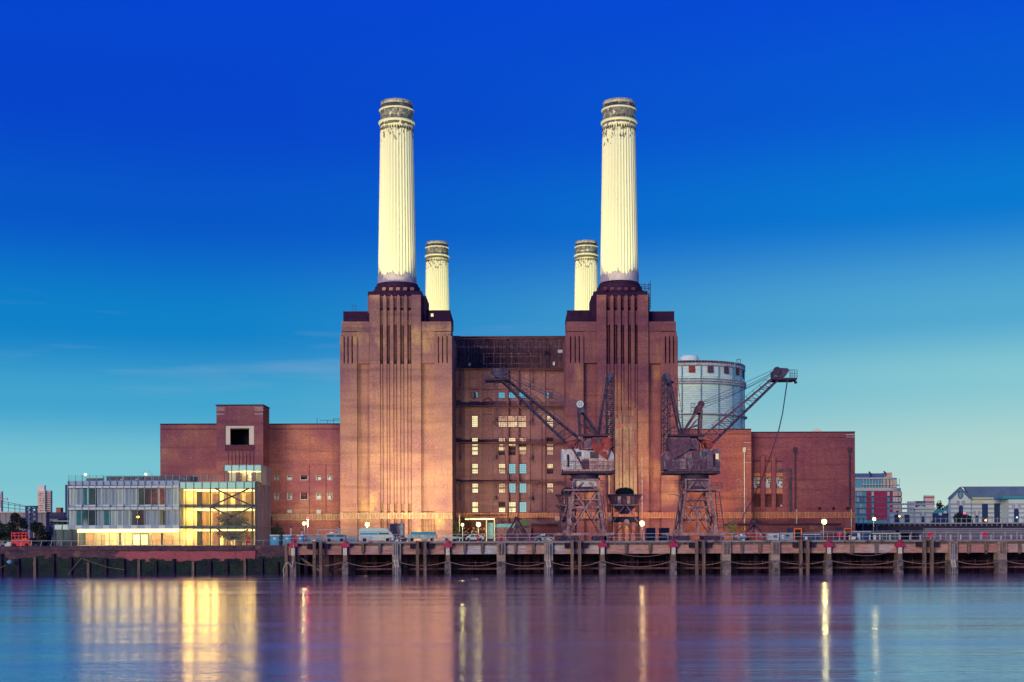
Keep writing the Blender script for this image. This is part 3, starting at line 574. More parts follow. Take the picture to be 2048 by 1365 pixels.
MB().pbox(450.5, 509.5, 890, 902, YT - .12, .12).build('apron_panel', 'brick_half_dark', lw)
for i in range(8):
    p = 451 + i * 7.25; MB().pbox(p, p + 5.8, 903 + (i % 3), 1000, YT - .22, .22).build('apron_rib', 'brick_wing_left', lw)

# right wings
rw = put('right_wing', None, PS, (X(1530, 300), 300, GZ)); rw['label'] = 'long low right wing in two blocks with three rows of dark windows'
YR, YE = 298, 302.5
MB().box(X(1353, YR), X(1503, YR), YR, YR + 60, GZ - .1, Z(860, YR, 1430)).build('wing_wall', 'brick_wing_right', rw)
MB().pbox(1357, 1503.5, 858, 860, YR - .15, 2).build('coping', 'brick_dark', rw); MB().pbox(1357, 1503, 868, 869, YR - .1, .1).build('string_course', 'brick_half_dark', rw)
ew = []
for p0, p1 in ((1508, 1521), (1531, 1543), (1552.5, 1565.5)): ew += [(p0, p1, 955, 976), (p0, p1, 989, 1013.5)]
sq = [(1637, 1642.5, 1014.5, 1020.5), (1665, 1670.5, 1014.5, 1020.5), (1693, 1699, 1014.5, 1020.5)]
wall_holes(X(1503, YE), X(1710.5, YE), GZ - .1, Z(865.5, YE, 1600), YE, YE + .8, [pw(h, YE) for h in ew + sq]).build('wing_wall', 'brick_end_wing', rw)
MB().box(X(1503, YE), X(1710.5, YE) - .02, YE + 1.8, YE + 50, GZ, Z(866, YE, 1600)).build('wing_block', 'brick_end_wing', rw)
MB().box(X(1503, YE), X(1710.5, YE), YE + .8, YE + 1.8, Z(930, YE, 1600), Z(866, YE, 1600)).build('wall_tie', 'brick_end_wing', rw)
MB().box(X(1710.5, YE) - 1, X(1710.5, YE), YE + .8, YE + 1.8, GZ, Z(931, YE, 1600)).build('wall_tie', 'brick_end_wing', rw)
MB().pbox(1503.6, 1711, 863.5, 865.5, YE - .15, 2).build('coping', 'brick_dark', rw); MB().pbox(1504, 1710, 875, 876, YE - .1, .1).build('string_course', 'brick_half_dark', rw)
for q in (869, 874): MB().pbox(1693, 1710.4, q, q + .9, YE - .07, .07).build('stone_band', 'panel_pale', rw)
for q in (885, 925, 899, 912): MB().pbox(1488 if q in (885, 925) else 1494, 1503, q, q + .6, YR - .05, .05).build('stone_band', 'concrete_pale', rw)
for p0, p1 in ((1521.8, 1530), (1543.8, 1551.6)):
    b = MB(); pm = (p0 + p1) / 2; r = (p1 - p0) / 2
    b.ppoly([(p0, 1020), (p0, 915)] + [(pm - r * math.cos(math.pi * i / 8), 915 - r * math.sin(math.pi * i / 8)) for i in range(1, 8)] + [(p1, 915), (p1, 1020)], YE - .75, .74); b.build('window_pier', 'brick_end_wing', rw)
for p0, p1 in ((1508, 1521), (1531, 1543), (1552.5, 1565.5)):
    MB().pbox(p0, p1, 923.5, 943, YE - .05, .05).build('recess_panel', 'brick_wing_left', rw)
    MB().pbox(p0, p1, 946, 953, YE - .1, .1).build('orange_band', 'brick_orange', rw); MB().pbox(p0, p1, 977, 987, YE - .1, .1).build('orange_band', 'brick_orange', rw)
    MB().pbox(p0 - 1, p1, 922.3, 923.4, YE - .3, .3).build('lintel', 'brick_dark', rw)
    for q0, q1, nx, nz in ((955, 976, 4, 5), (989, 1013.5, 3, 6)):
        a, c, z0, z1 = pw((p0, p1, q0, q1), YE); wd = grid_bars(a, c, z0, z1, YE + .25, nx, nz, .06).build('window', 'crane_dark' if q0 > 980 else 'panel_pale', rw)
        for i in range(nx):
            for j in range(nz):
                if (q0 < 980 and random.random() < .55) or random.random() < .12:
                    MB().box(a + (c - a) * i / nx + .04, a + (c - a) * (i + 1) / nx - .04, YE + .28, YE + .3, z0 + (z1 - z0) * j / nz + .04, z0 + (z1 - z0) * (j + 1) / nz - .04).build('pane', random.choice(['render_grey', 'curtain', 'rust_purple']), wd)
def pipe(p, q0, q1, y, mat, hop):
    b = MB().pbox(p - .9, p + .9, q0 + 6, q1, y - .45, .35); b.build('downpipe', mat, rw)
    MB().ppoly([(p - 3.2, q0), (p + 3.2, q0), (p + 3.2, q0 + 8), (p + 1.2, q0 + 11), (p - 1.2, q0 + 11), (p - 3.2, q0 + 8)], y - .6, .6).build('rain_hopper', hop, rw)
b = MB()
for k in range(150):
    q = random.uniform(955, 1062); p = 1483 - abs(random.gauss(0, 7)) + (4 if q > 1035 else 0); w_ = random.uniform(.5, 2.2); b.pbox(p, p + w_, q, q + random.uniform(.5, 1.3), YR - .012 - .02 * random.random(), .05)
b.build('salt_stain', 'concrete', rw, kind='stuff')
pipe(1489.5, 895, 1062, YR, 'concrete_pale', 'concrete_pale'); pipe(1591, 895, 1020, YE, 'crane_dark', 'crane_dark'); pipe(1700, 895, 1020, YE, 'crane_dark', 'crane_dark')
for p in (1593.5, 1703): MB().pbox(p - .8, p + .8, 1019, 1060, YE - .5, .3).build('downpipe', 'concrete_pale', rw)
for k, off in enumerate((0, 2.2, 4.4)):
    b = MB(); y = YE - .4; pl(b, 1555.5, 943 - off * .6, 1579 + off * .8, 940.5 - off * .6, y, .13); pl(b, 1579 + off * .8, 940.5 - off * .6, 1579 + off * .8, 1038, y, .13); b.build('conduit', 'crane_blue', rw)
slat_screen(1357, 1503, 1024.5, 1037, YR - .7, 'screen_orange', rw); slat_screen(1504, 1711, 1024.5, 1037, YE - .7, 'screen_orange', rw)
MB().ppoly([(1621, 866), (1635, 856.5), (1649, 866)], YE + 20, .5).build('roof_gable', 'tower_cream', rw)
# low shed in front of the right wing
sh = thing('low_shed', 'long low dark flat-roofed shed against the foot of the right brick wing', 'shed', (X(1570, 294), 294, GZ))
b = MB().pbox(1512, 1681, 1050, 1090, 293, 5); b.build('shed_wall', 'brick_half_dark', sh)
MB().pbox(1457, 1683, 1047.5, 1051, 292.6, 6).build('roof_slab', 'brick_dark', sh)
for i, p in enumerate((1515, 1521, 1527, 1533)): MB().pbox(p, p + 3.4, 1045, 1047.2, 293, .1).build('vent', 'dark_void', sh)
for p in (1595, 1695):
    d = thing('portal_door', 'dark doorway in a bright red frame %s' % ('beside the site cabins' if p == 1595 else 'at the right end of the brick wing'), 'doorway', (X(p, 291), 291, GZ), 'red framed doorways')
    a = p - 5; f = MB(); y = 291; f.pbox(a - 2, a, 1057, 1094, y, .3); f.pbox(a + 12, a + 14, 1057, 1094, y, .3); f.pbox(a, a + 12, 1057, 1059, y, .3); f.build('door_frame', 'orange_paint', d)
    MB().pbox(a, a + 12, 1059.2, 1094, y + .2, .1).build('opening', 'dark_void', d)
    MB().pbox(a - 12, a + 16, 1057, 1094, y + .35, 1.6).build('entry_box', 'navy_steel', d)

# ------------------------------------------------------------------ gas holder
YG = 560; xg = X(1377, YG)
GH = thing('gas_holder', 'huge pale green cylindrical gas holder rising behind the right brick wing', 'gas holder', (xg, YG, GZ))
R = 23.4; ztop = Z(731, YG - R, 1380); prof = []; z = 20
prof = [(R, GZ)]
while z < Z(752, YG - R, 1380): prof += [(R - .25, z), (R + .12, z + .16), (R + .12, z + .62), (R - .25, z + .78)]; z += .86
prof.append((R, ztop)); MB().lathe(xg, YG, prof, 72).build('shell', 'holder_paint', GH)
for q, th, pr, m_ in ((731, .9, .7, 'holder_rim'), (767, .5, 1.1, 'holder_rim'), (829, .45, 1.5, 'holder_rim')):
    zz = Z(q, YG - R, 1380); MB().lathe(xg, YG, [(R + .1, zz - .25), (R + pr, zz), (R + pr, zz + th), (R + .1, zz + th)], 72).build('gallery', m_, GH)
for q, pr in ((731, .7), (767, 1.1)):
    zz = Z(q, YG - R, 1380); b = MB()
    for i in range(120):
        a_ = 2 * math.pi * i / 120; x_, y_ = xg + (R + pr) * math.cos(a_), YG + (R + pr) * math.sin(a_); b.box(x_ - .06, x_ + .06, y_ - .06, y_ + .06, zz, zz + 2)
    for h_ in (1.0, 2.0): b.lathe(xg, YG, [(R + pr - .05, zz + h_ - .06), (R + pr + .05, zz + h_ - .06), (R + pr + .05, zz + h_ + .06), (R + pr - .05, zz + h_ + .06)], 72)
    b.build('gallery_rail', 'holder_rim', GH, kind='stuff')
for i in range(19):
    a_ = math.radians(-90 + 5.7 + i * 18.95); x_, y_ = xg + (R + .35) * math.cos(a_), YG + (R + .35) * math.sin(a_)
    b = MB(); b.bar((x_, y_, GZ), (x_, y_, ztop), .3); b.build('standard', 'holder_standard', GH)
    a2 = a_ + math.radians(9.5 - 4.0); zc = Z(739, YG - R, 1380)
    b = MB()
    for s_ in (0,):
        x2, y2 = xg + (R + .16) * math.cos(a_ - math.radians(9.2)), YG + (R + .16) * math.sin(a_ - math.radians(9.2)); tx, ty = -math.sin(a_ - math.radians(9.2)), math.cos(a_ - math.radians(9.2))
        k = len(b.v); hw, hh = 1.25, 1.35
        for dy in (0, -.35):
            for sx, sz in ((-1, -1), (1, -1), (1, 1), (-1, 1)):
                b.v.append((x2 + tx * hw * sx + math.cos(a_) * -dy * .6, y2 + ty * hw * sx + math.sin(a_) * -dy * .6, zc + hh * sz))
        b.f += [(3, 2, 1, 0), (4, 5, 6, 7), (0, 1, 5, 4), (1, 2, 6, 5), (2, 3, 7, 6), (3, 0, 4, 7)]
    b.build('window', 'rust_purple' if i % 3 else 'rust_red', GH)
MB().lathe(xg - .2, YG - 6, [(4.0, ztop), (4.0, ztop + 5.2), (3.6, ztop + 6.2), (.2, ztop + 6.4)], 32).build('roof_vent', 'holder_paint', GH, smooth=True)
for p in (1460, 1471):
    b = MB(); b.bar((X(p, 543), 543, Z(762, 543)), (X(p, 543), 543, Z(727, 543)), .45); b.build('vent_pipe', 'holder_standard', GH)
b = MB(); pl(b, 1474, 720, 1482, 719, 545, .2); pl(b, 1474, 720, 1480, 731, 545, .2); pl(b, 1482, 719, 1482, 731, 545, .2); b.build('roof_davit', 'crane_blue', GH)

# ------------------------------------------------------------------ jetty
JY0, JY1 = 225, 244
JT = thing('jetty', 'long concrete and timber coaling jetty on piers along the river bank', 'jetty', (X(1300, JY0), JY0, WZ))
jx0, jx1 = X(572, JY0), X(2180, JY0)
MB().box(jx0, jx1, JY0, JY1, -.32, 0).build('deck_slab', 'deck_edge', JT)
MB().box(jx0, jx1, JY0 + 1.15, JY0 + 1.9, Z(1109, JY0), -.33).build('edge_beam_back', 'concrete_beam', JT)
piers = [(586, 0), (690, 0), (793, 2), (895.5, 0), (1002, 1), (1097, 2), (1205, 0), (1347, 0), (1453, 1), (1551, 1), (1658, 0), (1800, 0), (1907, 2), (2005, 1), (2110, 1)]
pairs = [(629, 642), (835, 850), (1144, 1159), (1393, 1407), (1601, 1615), (1848, 1863), (2070, 2084)]
ps_ = [p for p, _ in piers]
for a, c in zip(ps_, ps_[1:]):
    y = JY0 + .35; MB().box(X(a + 7, y), X(c - 7, y), y, y + .78, Z(1108.5 , JY0), Z(1091.5, JY0)).build('edge_beam', 'concrete_beam', JT)
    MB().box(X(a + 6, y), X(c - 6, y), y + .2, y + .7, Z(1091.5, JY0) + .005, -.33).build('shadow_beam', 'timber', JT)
for p, kd in piers:
    w_ = 8.6 if kd else 4.4; y = JY0 - .35
    MB().box(X(p - w_, y), X(p + w_, y), y, y + 2.2, Z(1123, JY0), Z(1087, JY0)).build('pier', 'concrete' if kd else 'timber', JT)
    MB().box(X(p - w_ - (0 if kd else 1.7), y), X(p + w_ + (0 if kd else 1.7), y), y - .12, y + 2.3, WZ - 1.5, Z(1123, JY0) - .002).build('pier_foot', 'concrete_wet', JT)
    if not kd:
        MB().box(X(p - 3.8, y), X(p + 3.8, y), y - .14, y - .01, Z(1110, JY0), Z(1095, JY0)).build('pier_cap', 'concrete_pale', JT)
        r = thing('mooring_bollard', ORD([q for q, k_ in piers if k_ == 0].index(p)) + ' red two-horned mooring bollard from the left on the jetty edge', 'bollard', (X(p, y), y, 0), 'red mooring bollards on the jetty edge')
        yb = y - .35; MB().ppoly([(p - 9, 1093), (p - 9, 1087), (p + 9, 1087), (p + 9, 1093), (p + 5, 1095), (p - 5, 1095)], yb, .8).build('base_plate', 'red_paint', r)
        MB().ppoly([(p - 3.2, 1087), (p - 1.8, 1083), (p - 3.6, 1080), (p - 2.4, 1079), (p, 1081.5), (p + 2.4, 1079), (p + 3.6, 1080), (p + 1.8, 1083), (p + 3.2, 1087)], yb + .1, .6).build('horn', 'red_paint', r)
    else:
        for dx in (-5, 1.5): MB().box(X(p + dx, y), X(p + dx + 3.2, y), y - .28, y - .002, Z(1110, JY0), Z(1088 , JY0)).build('timber_rubber', 'timber', JT)
    if kd == 2:
        ld = MB(); yl = y - .4
        for s_ in (-2.4, 2.4): pl(ld, p + s_, 1088, p + s_, 1152, yl, .07)
        for i in range(26): pl(ld, p - 2.4, 1090 + i * 2.4, p + 2.4, 1090 + i * 2.4, yl, .06)
        ld.build('ladder', 'rail_metal', JT)
        ld = MB(); yl = y - .7
        for s_ in (-3.5, 3.5): pl(ld, p + s_ - 1.5, 1119, p + s_ + 1, 1135, yl, .14)
        for i in range(6): pl(ld, p - 4.6 + i * .4, 1121 + i * 2.6, p + 2.6 + i * .4, 1121 + i * 2.6, yl, .1)
        ld.build('lower_ladder', 'timber_pale', JT)
for a, c in pairs:
    for p in (a, c):
        MB().box(X(p - 2.9, 224.3), X(p + 2.9, 224.3), 223.9, 224.55, WZ - 1.5, Z(1081.5, 224.3)).build('fender_pile', 'timber', JT)
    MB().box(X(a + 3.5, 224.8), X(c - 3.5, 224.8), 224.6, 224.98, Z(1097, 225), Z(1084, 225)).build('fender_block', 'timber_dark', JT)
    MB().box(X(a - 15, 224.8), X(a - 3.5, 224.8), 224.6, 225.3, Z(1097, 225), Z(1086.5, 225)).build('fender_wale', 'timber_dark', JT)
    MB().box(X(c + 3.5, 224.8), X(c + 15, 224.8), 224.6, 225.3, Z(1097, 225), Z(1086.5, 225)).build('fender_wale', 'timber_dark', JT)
for p in (725, 759, 929, 964, 1030, 1066, 1252, 1300, 1484, 1520, 1704, 1753, 1938, 1973, 2040):
    MB().ppoly([(p - 2.6, 1088), (p + 3, 1088), (p + 3, 1101), (p + .5, 1108), (p - 1.5, 1108), (p - 2.6, 1100)], JY0 - .1, .6).build('bracket', 'timber', JT)
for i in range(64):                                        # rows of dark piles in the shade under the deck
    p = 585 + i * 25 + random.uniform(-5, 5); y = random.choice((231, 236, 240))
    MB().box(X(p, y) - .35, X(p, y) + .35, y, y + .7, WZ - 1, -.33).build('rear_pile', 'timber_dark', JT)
MB().box(jx0 + 4, jx1, 227.5, 227.8, Z(1139.5, 227.5), Z(1136, 227.5)).build('lower_wale', 'steel_beam', JT)
MB().box(jx0 + 4, jx1, 227.9, 227.98, Z(1126, 228), Z(1125, 228)).build('lower_rail', 'rust_steel', JT)
pm_ = MB().box(-.05, .05, -.05, .05, 0, 1).mesh('rail_post', 'rust_steel')
for i in range(62): put('lower_rail_post', pm_, JT, (X(600 + i * 25, 228), 228, Z(1133, 228)))
for s_, (p0, q0, p1, q1) in enumerate(((596, 1113, 655, 1152), (640, 1122, 662, 1152))):
    b = MB(); b.bar((X(p0, 226.5), 226.5, Z(q0, 226.5, p0)), (X(p1, 226.5), 226.5, Z(q1, 226.5, p1)), .35); b.build('raking_brace', 'timber', JT)
MB().box(X(569, 224), X(575, 224), 224, 225, WZ - 1, Z(1086, 224)).build('end_pile', 'timber', JT)
# chains swagged between the piers
for i, (a, c) in enumerate(zip(ps_, ps_[1:])):
    b = MB(); y = JY0 - .75; P = []; sag = random.uniform(7.5, 10.5) * ((c - a) / 105) ** .7
    for k in range(15):
        t = k / 14; P.append((X(a + (c - a) * t, y), y, Z(1122.5 + sag * 4 * t * (1 - t), JY0)))
    for u, v in zip(P, P[1:]): b.bar(u, v, .1)
    o = b.build('mooring_chain', 'rope'); tag(o, ORD(i) + ' sagging mooring chain from the left, slung between jetty piers', 'chain', 'chains slung between the jetty piers')
for i, (a, c, q, sg) in enumerate(((1235, 1335, 1107, 8), (1685, 1780, 1106, 9))):
    b = MB(); y = JY0 - .3; P = [(X(a + (c - a) * k / 12, y), y, Z(q + sg * 4 * (k / 12) * (1 - k / 12) * .9, JY0)) for k in range(13)]
    for u, v in zip(P, P[1:]): b.bar(u, v, .07)
    tag(b.build('hanging_rope', 'rope'), 'thin rope drooping below the jetty beam %s' % ('between the two cranes' if i == 0 else 'right of the brightest floodlight'), 'rope')
b = MB(); y = 224; P = [(568, 1152), (566, 1140), (571, 1128), (577, 1125), (581, 1132), (584, 1134), (586, 1122), (587, 1090)]
for u, v in zip(P, P[1:]): pl(b, *u, *v, y, .1)
tag(b.build('mooring_rope', 'timber_pale'), 'pale rope looped round the end pile of the jetty', 'rope')

# railings
def railing(spans, y, z0, h, step, label, cat='railing', lean=0, mat='rail_metal', nr=2, name='railing', bw=.06):
    t = thing(name, label, cat, (X(spans[0][0], y), y, z0))
    pm = MB().bar((0, 0, 0), (lean, 0, h), bw).mesh('rail_post', mat)
    for a, c in spans:
        n = max(1, round((c - a) / step))
        for i in range(n + 1): put('rail_post', pm, t, (X(a + (c - a) * i / n, y), y, z0))
        for k in range(nr):
            zz = z0 + h * (k + 1) / nr; b = MB(); b.box(X(a, y) + lean * (k + 1) / nr, X(c, y) + lean * (k + 1) / nr, y - bw / 2, y + bw / 2, zz - .035, zz + .035); b.build('handrail', mat, t)
    return t
railing([(575, 1108), (1214, 1336), (1442, 2175)], 225.3, 0, 1.22, 24, 'grey two-rail steel railing along the front edge of the jetty')
railing([(1642, 1790), (1800, 2175)], 233, 0, 1.55, 23, 'taller grey railing set back behind the pale posts on the jetty', nr=1)
railing([(-60, 566)], 238.6, GZ, 1.0, 20, 'low railing with slanting posts along the promenade by the glass building', lean=.18, nr=1)
pmb = MB().lathe(0, 0, [(.13, 0), (.13, .72), (.16, .74), (.15, .84), (.05, .86)], 10).mesh('pale_bollard', 'concrete_pale')
for i, p in enumerate([1679 + 20.2 * k for k in range(19)]):
    tag(put('pale_bollard', pmb, None, (X(p, 229), 229, 0)), 'small pale post in the long row on the right half of the jetty', 'bollard', 'pale posts on the right of the jetty')

# ------------------------------------------------------------------ river walls
RW = thing('river_wall', 'old stone and brick river wall with green weed at its foot', 'river wall', (X(280, 240), 240, WZ))
yw = 239.2; xw0, xw1 = X(-120, yw), X(600, yw)
MB().box(xw0, xw1, yw, 246.2, WZ - 2, Z(1118, yw, 300)).build('wall_foot', 'algae', RW)
MB().box(xw0, xw1, yw + .15, 246.2, Z(1118, yw, 300), Z(1101, yw, 300)).build('wall_face', 'ashlar', RW)
x = xw0; zc0, zc1 = Z(1101, yw, 300), GZ
while x < xw1:
    w_ = random.uniform(1.3, 2.2); MB().box(x, min(x + w_ - .03, xw1), yw - .12 + random.uniform(0, .08), 246.2, zc0 + .01, zc1 - random.uniform(0, .06)).build('coping_stone', 'ashlar', RW); x += w_
top = [(228, 1112)] + [(228 + i * 12, 1104 - 2.5 * random.random()) for i in range(1, 24)] + [(511, 1102)]
bot = [(510, 1117)] + [(500 - i * 14, 1121 + 3.5 * random.random()) for i in range(0, 17)] + [(258, 1121), (250, 1116)]
MB().ppoly(top + bot, yw - .06, .2).build('brick_repair', 'brick_patch', RW)
al = MB()
for i in range(170):
    p = random.uniform(-60, 590); q = 1120 + abs(random.gauss(0, 2.2)) * (1 if 225 < p < 515 else random.choice((-1, 1))); w_ = random.uniform(3, 9)
    al.ppoly([(p + w_ * math.cos(k), q + w_ * .45 * math.sin(k)) for k in (0, .9, 1.8, 2.7, 3.6, 4.5, 5.4)], yw - random.uniform(.03, .09), .1)
al.build('weed_fringe', 'algae', RW, kind='stuff')
for i in range(18):
    p = -30 + i * 34.5 + random.uniform(-3, 3); q = 1108 if i in (1, 4) else random.uniform(1114, 1126)
    MB().box(X(p, yw) - .22, X(p, yw) + .22, yw - .45, yw - .1, WZ - 1, Z(q, yw, p)).build('fender_post', 'timber_dark' if i % 3 else 'timber', RW)
for k, (p0, q0, p1, q1) in enumerate(((135, 1150, 162, 1117), (162, 1117, 215, 1135), (215, 1135, 250, 1140), (0, 1136, 12, 1131))):
    b = MB(); pl(b, p0, q0, p1, q1, yw - .5, .07); b.build('old_chain', 'rope', RW)
RW2 = thing('quay_wall', 'dark stained quay wall in the shade behind the jetty piers', 'river wall', (X(1300, 244), 244, WZ))
MB().box(xw1 + .01, X(2300, 244), 244.2, 246.19, WZ - 2, GZ).build('wall_face', 'ashlar', RW2)
for i in range(34): MB().box(X(610 + 48 * i, 244) , X(610 + 48 * i, 244) + .5, 243.9, 244.19, WZ - 1, -.9).build('wall_pilaster', 'timber_dark', RW2)
bo = MB().lathe(X(17, 237), 237.6, [(.05, Z(1129, 237, 17)), (.5, Z(1126, 237, 17)), (.55, Z(1123, 237, 17)), (.1, Z(1119.5, 237, 17))], 14); tag(bo.build('mooring_buoy', 'blue_pale', smooth=True), 'pale blue round float hanging against the weedy river wall', 'buoy')

# ------------------------------------------------------------------ cranes
def crane(axis, m, house, hp, cwt, label, nt_):
    """portal coal crane; u is the photograph offset from its axis, m = -1 mirrors it"""
    Y0 = 233.0
    fu = lambda u: axis + m * (u * .88 if (m < 0 and u < -45) else u)
    def P(u, q, y=Y0): return (X(fu(u), Y0), y, Z(q, Y0, axis))
    t = thing('portal_crane', label, 'crane', (X(axis, Y0), Y0, 0), 'rusting jetty cranes')
    def bx(name, mat, u0, u1, q0, q1, y, d, par=t):
        a, c = sorted((X(fu(u0), Y0), X(fu(u1), Y0))); return MB().box(a, c, y, y + d, Z(q1, Y0, axis), Z(q0, Y0, axis)).build(name, mat, par)
    def poly(name, mat, pts, y, d, par=t): return MB().prism([(X(fu(u), Y0), Z(q, Y0, axis)) for u, q in pts], y, y + d).build(name, mat, par)
    def ln(name, mat, segs, w_, par=t):
        b = MB()
        for s in segs: b.bar(P(s[0], s[1], s[4] if len(s) > 4 else Y0), P(s[2], s[3], s[5] if len(s) > 5 else (s[4] if len(s) > 4 else Y0)), w_)
        return b.build(name, mat, par)
    yf, yk = 229.5, 236.5
    for y in (yf, yk):
        bx('sill_beam', 'crane_paint', -62, 60, 1066, 1071, y - .3, .6)
        for u in (-50, -32, 14, 34):
            o = poly('bogie', 'crane_paint', [(u, 1079), (u - 1, 1075), (u + 2, 1073.5), (u + 15, 1073.5), (u + 18, 1075), (u + 17, 1079)], y - .45, .25)
            for du in (4.5, 12.5):
                w_ = MB(); c = P(u + du, 1078, y); n = 14; w_.v = []; 
                for yy in (y - .55, y + .3):
                    w_.v += [(c[0] + .42 * math.cos(2 * math.pi * i / n), yy, .44 + .42 * math.sin(2 * math.pi * i / n)) for i in range(n)]
                w_.f = [tuple(range(n)), tuple(reversed(range(n, 2 * n)))] + [(i, i + n, (i + 1) % n + n, (i + 1) % n) for i in range(n)]
                w_.build('wheel', 'crane_dark', o)
        for s in ((-35, 1066, -25, 984), (37, 1066, 24, 984)): ln('portal_leg', 'crane_paint', [(*s, y)], .5)
        poly('leg_foot', 'crane_paint', [(-41, 1066), (-29, 1066), (-33, 1052), (-36, 1052)], y - .35, .7); poly('leg_foot', 'crane_paint', [(31, 1066), (43, 1066), (37, 1052), (33, 1052)], y - .35, .7)
        for q0, q1, ul, ur in ((1014, 1017, -28, 30),): bx('tie_beam', 'crane_paint', ul, ur, q0, q1, y - .2, .4)
        for q, ul, ur in ((1001, -27, 28), (1040, -31, 33)):
            if y == yk or q == 1001: ln('thin_tie', 'crane_paint' if y == yf else 'crane_dark', [(ul, q, ur, q, y)], .18)
        for s in ((0, 1018, -30, 1064), (0, 1018, 31, 1064), (-27, 1022, -15, 1041), (29, 1022, 17, 1041), (-23, 986, -1, 1013), (22, 986, 3, 1013)):
            ln('diagonal_brace', 'crane_paint' if y == yf else 'rust_steel', [(*s, y)], .22 if y == yf else .14)
        if m > 0 and y == yf: ln('centre_post', 'crane_paint', [(0, 1016, 0, 1066, y)], .4)
    for u0, q0, u1, q1 in ((-35, 1066, -35, 1020), (37, 1066, 37, 1020)):
        ln('side_brace', 'rust_steel', [(-35, 1060, -28, 1018, yf, yk), (-28, 1018, -35, 1060, yf, yk)] if u0 < 0 else [(36, 1060, 30, 1018, yf, yk), (30, 1018, 36, 1060, yf, yk)], .2)
    for s in ((-46, 1060, -33, 982, yf - .5), (-38, 1060, -29, 990, yf - .4), (42, 985, 52, 1062, yf - .5), (34, 985, 40, 1060, yf - .4)): ln('stair_stringer', 'crane_dark', [s], .14)
    b = MB()
    for i in range(13): t_ = i / 13; b.bar(P(34 + 6 * t_ + 1, 988 + 74 * t_, yf - .45), P(42 + 10 * t_, 988 + 74 * t_, yf - .45), .08)
    b.build('ladder_rungs', 'crane_dark', t)
    bx('walkway', 'crane_paint', -26, 43, 981, 983.5, yf - 1, 8)
    b = MB()
    for i in range(8): u = 25 + i * 3.2; b.bar(P(u, 981, yf - .9), P(u, 967 + (i % 3) * 2, yf - .9), .08)
    for q in (968, 973): b.bar(P(24, q, yf - .9), P(49, q, yf - .9), .07)
    for i in range(5): u = -45 + i * 4; b.bar(P(u, 976, yf - .9), P(u, 964, yf - .9), .08)
    for q in (964, 969, 976): b.bar(P(-46, q, yf - .9), P(-28, q, yf - .9), .08)
    b.bar(P(-58, 991, yf), P(-47, 990, yf), .09); b.bar(P(-47, 990, yf), P(-30, 996, yf), .12)
    b.build('gallery_rail', 'crane_dark', t)
    bx('portal_head', house, -25, 24, 962, 975, yf + .3, 6)
    for u in (-25, 22): bx('head_post', 'crane_paint', u, u + 3.5, 961, 982, yf - .15, .5)
    bx('head_beam', 'crane_paint', -25, 25.5, 960, 962.2, yf - .2, .6)
    ln('head_brace', 'crane_paint', [(-20, 982, -6, 966, yf - .1), (20, 982, 6, 966, yf - .1)], .2)
    bx('portal_pit', 'crane_dark', -20, 20, 975.2, 981, yf + .1, 5)
    c = P(0, 955); MB().lathe(c[0], Y0, [(2.7, Z(961, Y0, axis)), (2.7, Z(957, Y0, axis)), (2.4, Z(956.8, Y0, axis)), (2.5, Z(951, Y0, axis))], 28).build('slewing_ring', 'crane_dark', t)
    # machinery house
    bx('house_floor', 'crane_dark', -64, 46, 944, 949, 230, 6.6); bx('floor_edge', hp, -58, 44, 941, 944.5, 229.8, .2)
    h = poly('machinery_house', house, [(-64, 941), (-64, 912), (-58, 905), (10, 903), (14, 900), (44, 901), (47, 900), (46, 941)], 230.2, 6)
    sx = [(-62, -50, 920, 939), (-49, -36, 919, 940), (-35, -21, 920, 940), (-20, -7, 921, 940), (-6, 7, 921, 940), (8, 18, 921, 940), (-38, -26, 906, 918), (-25, -10, 906, 919), (-9, 4, 905, 919), (20, 31, 905, 940)]
    for i, (a, c_, q0, q1) in enumerate(sx): bx('side_panel', ['house_pink', 'house_pink', 'house_pink', 'house_pink', 'rust_purple', 'house_white', 'render_grey', 'rust_purple', 'house_white', 'house_white'][i] if m < 0 else [hp, house, 'crane_paint', house, hp, hp, house, 'crane_paint', 'rust_purple', house][i], a, c_, q0, q1, 230.04 - .08 * random.random(), .16, h)
    bx('cab_window', 'glass_dark', 9, 17, 906, 915, 230.0, .1, h); bx('cab_window', 'lit_amber' if m > 0 else 'panel_pale', 37, 43, 910, 921, 230.0, .1, h); bx('cab_opening', 'dark_void', 32.5, 36, 911, 936, 230.05, .1, h)
    b = MB()
    for i in range(12): u = -60 + i * 9.3; b.bar(P(u, 944, 229.4), P(u, 926, 229.4), .045)
    for q in (926, 934): b.bar(P(-62, q, 229.4), P(44, q, 229.4), .06)
    b.build('house_rail', 'crane_dark' if m < 0 else 'crane_blue', t)
    # tilted counterweight box
    cw = poly('counterweight', cwt, [(-56, 878), (-14, 878), (-11, 899), (-47, 922), (-56, 897)], 229.55, 5.6)
    for pts in ([(-54, 900), (-16, 889), (-13, 897), (-50, 908)], [(-54, 881), (-35, 880), (-34, 892), (-54, 898)], [(-32, 880), (-16, 880), (-15, 888), (-31, 892)], [(-50, 910), (-32, 904), (-30, 911), (-46, 920)]):
        poly('ballast_plate', random.choice([cwt, cwt, 'rust_purple']) if m < 0 else random.choice(['rust_purple', 'house_grey']), pts, 229.45, .1, cw)
    poly('winch_cover', 'house_grey' if m < 0 else 'house_grey', [(-12, 880), (3, 884), (2, 902), (-13, 901)], 229.8, 4)
    bx('upper_platform', 'crane_dark', -52, 12, 871, 875, 230.5, 5)
    b = MB()
    for i in range(9): u = -50 + i * 6; b.bar(P(u, 871, 230.6), P(u, 859, 230.6), .07)
    b.bar(P(-50, 859, 230.6), P(-2, 859, 230.6), .07); b.bar(P(-50, 865, 230.6), P(-2, 865, 230.6), .06); b.build('platform_rail', 'crane_dark', t)
